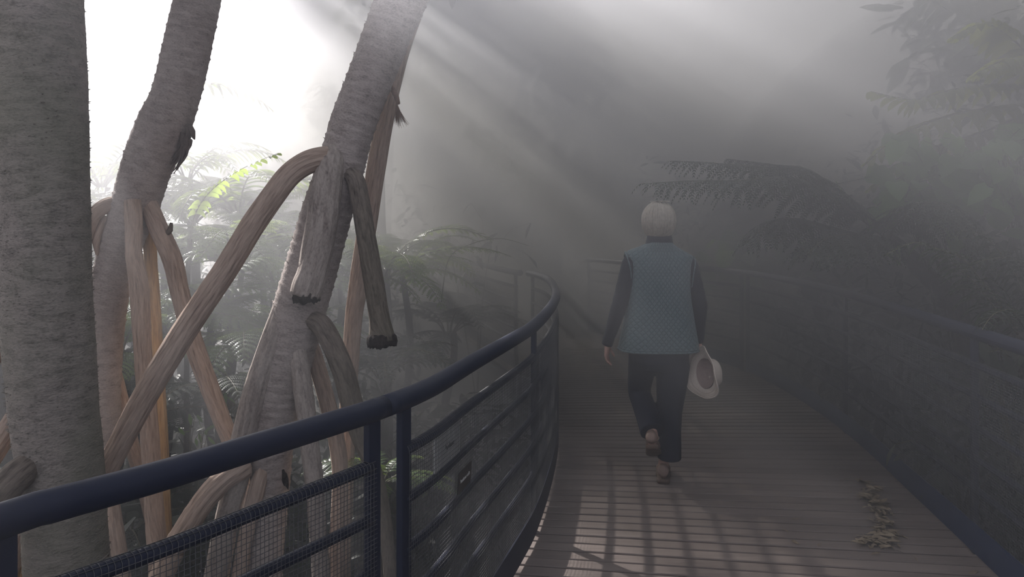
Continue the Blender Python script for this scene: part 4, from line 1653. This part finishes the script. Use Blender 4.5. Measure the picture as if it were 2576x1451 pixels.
shrub(P(2420, 900, 5.65) - Vector((0, 0, .6)), ring_pts([(2280, 440, 5.25), (2340, 410, 5.25), (2400, 400, 5.30), (2270, 480, 5.20), (2340, 470, 5.25), (2420, 450, 5.25), (2320, 520, 5.25)]), .18, 13, M['leaf_broad'],
      'green heart-leaved climber halfway up the right bank', 200, heart=True, spread=.28, cat='climber', name='climber', face=(-.2, -.6, .4))
shrub(P(2640, 900, 5.25) - Vector((0, 0, .6)), ring_pts([(2520, 380, 4.95), (2560, 420, 4.95), (2510, 440, 4.90), (2580, 350, 5.00), (2570, 480, 4.95), (2530, 490, 4.95)]), .17, 12, M['leaf_broad'],
      'bright green heart-leaved climber cut by the right edge of the photo', 201, heart=True, spread=.26, cat='climber', name='climber', face=(-.2, -.6, .4))
shrub(P(1900, 900, 9.6), ring_pts([(1790, 672, 9.2), (1840, 662, 9.2), (1890, 668, 9.1), (1950, 650, 9.3), (2010, 660, 9.0), (1860, 640, 9.4)]), .30, 8, M['leaf_broad'],
      'large-leaved plant peeping over the far handrail beyond the walker', 202, spread=.35, heart=True)
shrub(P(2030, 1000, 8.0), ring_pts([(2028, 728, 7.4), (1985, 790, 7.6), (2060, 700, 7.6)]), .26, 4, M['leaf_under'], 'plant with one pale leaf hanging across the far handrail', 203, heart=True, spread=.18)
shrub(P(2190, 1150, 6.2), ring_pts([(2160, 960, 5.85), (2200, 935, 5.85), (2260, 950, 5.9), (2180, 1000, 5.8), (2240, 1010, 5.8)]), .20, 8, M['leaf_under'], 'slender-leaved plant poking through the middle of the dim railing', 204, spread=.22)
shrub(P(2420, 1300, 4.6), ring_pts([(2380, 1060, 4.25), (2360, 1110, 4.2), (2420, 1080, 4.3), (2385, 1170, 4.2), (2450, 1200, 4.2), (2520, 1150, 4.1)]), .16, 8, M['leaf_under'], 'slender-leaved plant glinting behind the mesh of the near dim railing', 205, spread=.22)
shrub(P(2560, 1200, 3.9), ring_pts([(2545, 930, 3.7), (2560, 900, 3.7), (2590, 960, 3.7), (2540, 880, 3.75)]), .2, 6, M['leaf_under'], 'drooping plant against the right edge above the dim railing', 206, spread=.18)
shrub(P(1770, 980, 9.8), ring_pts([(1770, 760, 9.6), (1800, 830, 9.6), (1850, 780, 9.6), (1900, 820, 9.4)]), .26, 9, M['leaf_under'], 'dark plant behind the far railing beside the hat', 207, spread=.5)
# thin yellow-green leafy twigs in the shade below the left ferns
shrub(P(600, 1120, 4.8) - Vector((0, 0, .9)), ring_pts([(585, 945, 4.7), (600, 975, 4.7), (575, 985, 4.7), (605, 1005, 4.7)]), .075, 6, M['leaf_broad'], 'small lime-green sprig left of the double trunk', 208, spread=.12, stem_r=.005)
shrub(P(505, 1300, 4.6) - Vector((0, 0, .7)), ring_pts([(510, 1092, 4.6), (478, 1058, 4.7)]), .08, 5, M['leaf_broad'], 'tiny lime-green sprig low above the near handrail', 209, spread=.09, stem_r=.005)
shrub(P(1200, 760, 8.8) - Vector((0, 0, 1.2)), ring_pts([(1240, 600, 8.6), (1180, 640, 8.6), (1130, 620, 8.6)]), .20, 10, M['leaf_under'], 'faint bush behind the bend of the left railing', 210, spread=.6)


# --- loose undergrowth: one mass each side that nobody could count
def undergrowth(name, label, spots, seed, leaf=.22, top=None):
    rnd = random.Random(seed)
    mb = MB()
    for (x0, x1, y0, y1, zb, zt, n) in spots:
        for k in range(n):
            c = Vector((rnd.uniform(x0, x1), rnd.uniform(y0, y1), 0))
            t = rnd.random()
            z1 = top(c.x, c.y, zt) if top else zt
            z1 = zb + (z1 - zb) * (1 + .22 * nz(c.x * .8, c.y * .8, seed) + .15 * nz(c.x * 2.2, c.y * 2.2, seed))
            c.z = zb + max(0, z1 - zb) * t
            L = leaf * rnd.uniform(.6, 1.5)
            dr = Vector((rnd.uniform(-1, 1), rnd.uniform(-1, 1), rnd.uniform(-.8, .5))).normalized()
            mb.blade(c, c + dr * L, L * rnd.uniform(.25, .42), (rnd.uniform(-.6, .6), rnd.uniform(-.6, .6), 1), .2)
    o = mb.build(name, M['leaf_under'])
    tag(o, label, 'undergrowth', kind='stuff')
    return o


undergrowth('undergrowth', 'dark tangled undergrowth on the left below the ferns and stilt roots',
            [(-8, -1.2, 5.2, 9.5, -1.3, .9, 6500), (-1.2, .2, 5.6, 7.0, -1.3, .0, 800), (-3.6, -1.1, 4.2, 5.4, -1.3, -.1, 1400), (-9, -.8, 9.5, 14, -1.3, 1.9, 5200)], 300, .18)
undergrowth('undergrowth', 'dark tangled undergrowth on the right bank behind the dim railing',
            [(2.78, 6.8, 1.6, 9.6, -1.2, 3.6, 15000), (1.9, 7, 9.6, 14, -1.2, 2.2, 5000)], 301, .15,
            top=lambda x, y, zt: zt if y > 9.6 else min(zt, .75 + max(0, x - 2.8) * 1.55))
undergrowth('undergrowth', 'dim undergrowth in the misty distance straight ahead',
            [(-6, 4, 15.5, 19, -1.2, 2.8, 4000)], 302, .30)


# --- taller trees back in the mist, plus unseen ones added to break sunlight into shafts
def forest_tree(x, y, h, cr, n, seed, label, r=.13, blobs=7, zfrac=.62, group='misty forest trees behind the ferns', brk=(.32, .5), leafk=1.0):
    rnd = random.Random(seed)
    root = empty('forest_tree', (x, y, GROUND))
    tag(root, label, 'tree', group)
    bpy.context.view_layer.update()
    mt, ml = MB(), MB()
    pts = [Vector((x + .25 * nz(seed, i * .4, 0), y + .25 * nz(seed, 7, i * .4), GROUND - .1 + (h + 1.2) * i / 9)) for i in range(10)]
    mt.tube(pts, [r * (1.2 - .8 * i / 9) for i in range(10)], 12, disp=lambda rr, a, L, t: rr * (1 + .1 * nz(cos(a), sin(a), L * 3)))
    top = pts[-1]
    for b in range(blobs):
        a = b * 2.4 + rnd.uniform(-.4, .4)
        rad = cr * rnd.uniform(.25, .85)
        c = Vector((x + cos(a) * rad, y + sin(a) * rad, GROUND + h * (zfrac + (1 - zfrac) * rnd.random()) + .4))
        s = pts[int(5 + 3 * rnd.random())]
        mt.tube([s, s.lerp(c, .55) + Vector((0, 0, .2)), c], [r * .4, r * .22, .012], 6)
        br = cr * rnd.uniform(*brk)
        for k in range(n // blobs):
            v = Vector((rnd.gauss(0, 1), rnd.gauss(0, 1), rnd.gauss(0, .7)))
            v = v.normalized() * (br * rnd.random() ** .4)
            v.z *= .7
            p = c + v
            L = rnd.uniform(.22, .42) * leafk
            dr = Vector((rnd.uniform(-1, 1), rnd.uniform(-1, 1), rnd.uniform(-.9, .3))).normalized()
            ml.blade(p, p + dr * L, L * .45, (rnd.uniform(-.5, .5), rnd.uniform(-.5, .5), 1), .15)
    mt.build('trunk', M['far_bark'], root)
    ml.build('crown', M['leaf_canopy'], root)
    return root
TREES = [
    # x, y, height, crown radius, leaves, seed, blobs, zfrac
    (-5.0, 14.0, 11.5, 2.2, 1100, 2, 7, .74), (-10.5, 12.5, 9, 2.2, 500, 3, 5, .6), (-7.8, 16, 11, 2.2, 600, 4, 6, .6),
    (-2.4, 15.5, 8.0, 2.2, 1200, 5, 7, .45), (-11.5, 17, 11, 2.4, 500, 6, 6, .6), (1.0, 17, 7, 2.2, 900, 7, 7, .45), (6.5, 8.4, 7.0, 1.7, 1100, 9, 8, .35),
    (-6.6, 7.6, 8.6, 1.5, 1200, 10, 7, .66), (6.0, 5.2, 8.0, 2.1, 1500, 18, 8, .6), (5.2, 2.2, 7.5, 2.0, 1500, 19, 8, .6), (3.9, 3.4, 8.2, 2.1, 2000, 20, 10, .66), (-3.75, 10.7, 10, 1.8, 1500, 12, 7, .68),  # this row and the next: added trees, crowns out of view, for shade
    (-4.7, 5.0, 8.2, 1.8, 1600, 17, 8, .62), (-5.9, 5.8, 8.6, 2.1, 2000, 13, 9, .58), (-8.2, 7.0, 9.0, 1.7, 900, 14, 6, .66), (-3.9, 2.9, 8.4, 1.9, 1800, 15, 9, .6), (-6.8, 3.6, 8.0, 2.1, 1500, 16, 9, .4),
]
for x, y, h, cr, n, sd_, bl, zf in TREES:
    forest_tree(x, y, h, cr, n, sd_, 'tall slim-trunked forest tree fading into the mist, or added out of view as shade', blobs=bl, zfrac=zf, r=.10)

for x, y, h, cr, n, sd_, bl in ((-5.05, 8.6, 9.4, 2.3, 3600, 51, 7), (-1.95, 11.6, 9.0, 1.9, 2200, 35, 8), (-1.27, 7.55, 7.6, 1.3, 2400, 39, 9)):  # trees added for their shade; trunks hidden, crowns out of view
    forest_tree(x, y, h, cr, n, sd_, 'tall slim-trunked forest tree fading into the mist, or added out of view as shade', blobs=bl, zfrac=.68, r=.09 if cr > 1.5 else .05, brk=(.17, .24) if cr > 1.5 else (.3, .42), leafk=.8)
# ------------------------------------------------------------------ light, sky, mist
AZ, EL = radians(42.5), radians(32)
SUN = Vector((-sin(AZ) * cos(EL), cos(AZ) * cos(EL), sin(EL)))
sd = bpy.data.lights.new('sun', 'SUN')
sd.energy = 33
sd.angle = radians(1.2)
sd.color = (1.0, .965, 1.0)
so = bpy.data.objects.new('sun', sd)
COL.objects.link(so)
so.rotation_euler = SUN.to_track_quat('Z', 'Y').to_euler()

w = bpy.data.worlds.new('sky')
SC.world = w
w.use_nodes = True
nt = w.node_tree
bg = nt.nodes['Background']
bg.inputs['Color'].default_value = (.81, .845, 1.0, 1)
bg.inputs['Strength'].default_value = .72

def mist(name, build, density, label, g=.62):
    mb = MB()
    build(mb)
    o = mb.build(name, [], smooth=False)
    m, nt, out = new_mat('cool water mist')
    vs = nt.nodes.new('ShaderNodeVolumeScatter')
    vs.inputs['Color'].default_value = (.96, .965, 1, 1)
    vs.inputs['Density'].default_value = density
    vs.inputs['Anisotropy'].default_value = g
    nt.links.new(vs.outputs[0], out.inputs['Volume'])
    o.data.materials.append(m)
    tag(o, label, 'mist', kind='stuff')
    return o


def ball(c, r):
    def f(mb):
        n, k = 48, 24
        rings = []
        for i in range(k + 1):
            a = -pi / 2 + pi * (i + .02) / (k + .04)
            rings.append([(c[0] + r[0] * cos(a) * cos(2 * pi * j / n), c[1] + r[1] * cos(a) * sin(2 * pi * j / n), c[2] + r[2] * sin(a)) for j in range(n)])
        mb.loft(rings)
    return f


mist('mist', lambda mb: mb.box((-16, -5, -2.6), (11, 26, 5.8)), .09, 'cool grey mist drifting over the whole boardwalk and forest')
mist('mist', ball((3.2, 10.4, 2.0), (7.2, 6.0, 4.1)), .32, 'thick bank of mist swallowing the boardwalk ahead of the walker')

mist('mist', ball((-2.8, 8.4, 2.0), (4.2, 3.9, 3.6)), .10, 'sunlit mist glowing among the ferns behind the stilt-rooted trees')
mist('mist', ball((4.4, 5.6, 1.0), (3.0, 3.6, 2.6)), .15, 'dull mist hanging in the shade along the right bank')

SC.cycles.use_denoising = True
SC.cycles.denoiser = 'OPENIMAGEDENOISE'
SC.cycles.max_bounces = 6
SC.cycles.diffuse_bounces = 3
SC.cycles.glossy_bounces = 2
SC.cycles.transmission_bounces = 3
SC.cycles.volume_bounces = 0
SC.cycles.transparent_max_bounces = 8
SC.cycles.sample_clamp_indirect = 4
SC.view_settings.view_transform = 'Standard'
SC.view_settings.look = 'None'
SC.view_settings.exposure = 0.3
SC.view_settings.gamma = 1.0
SC.view_settings.use_curve_mapping = False
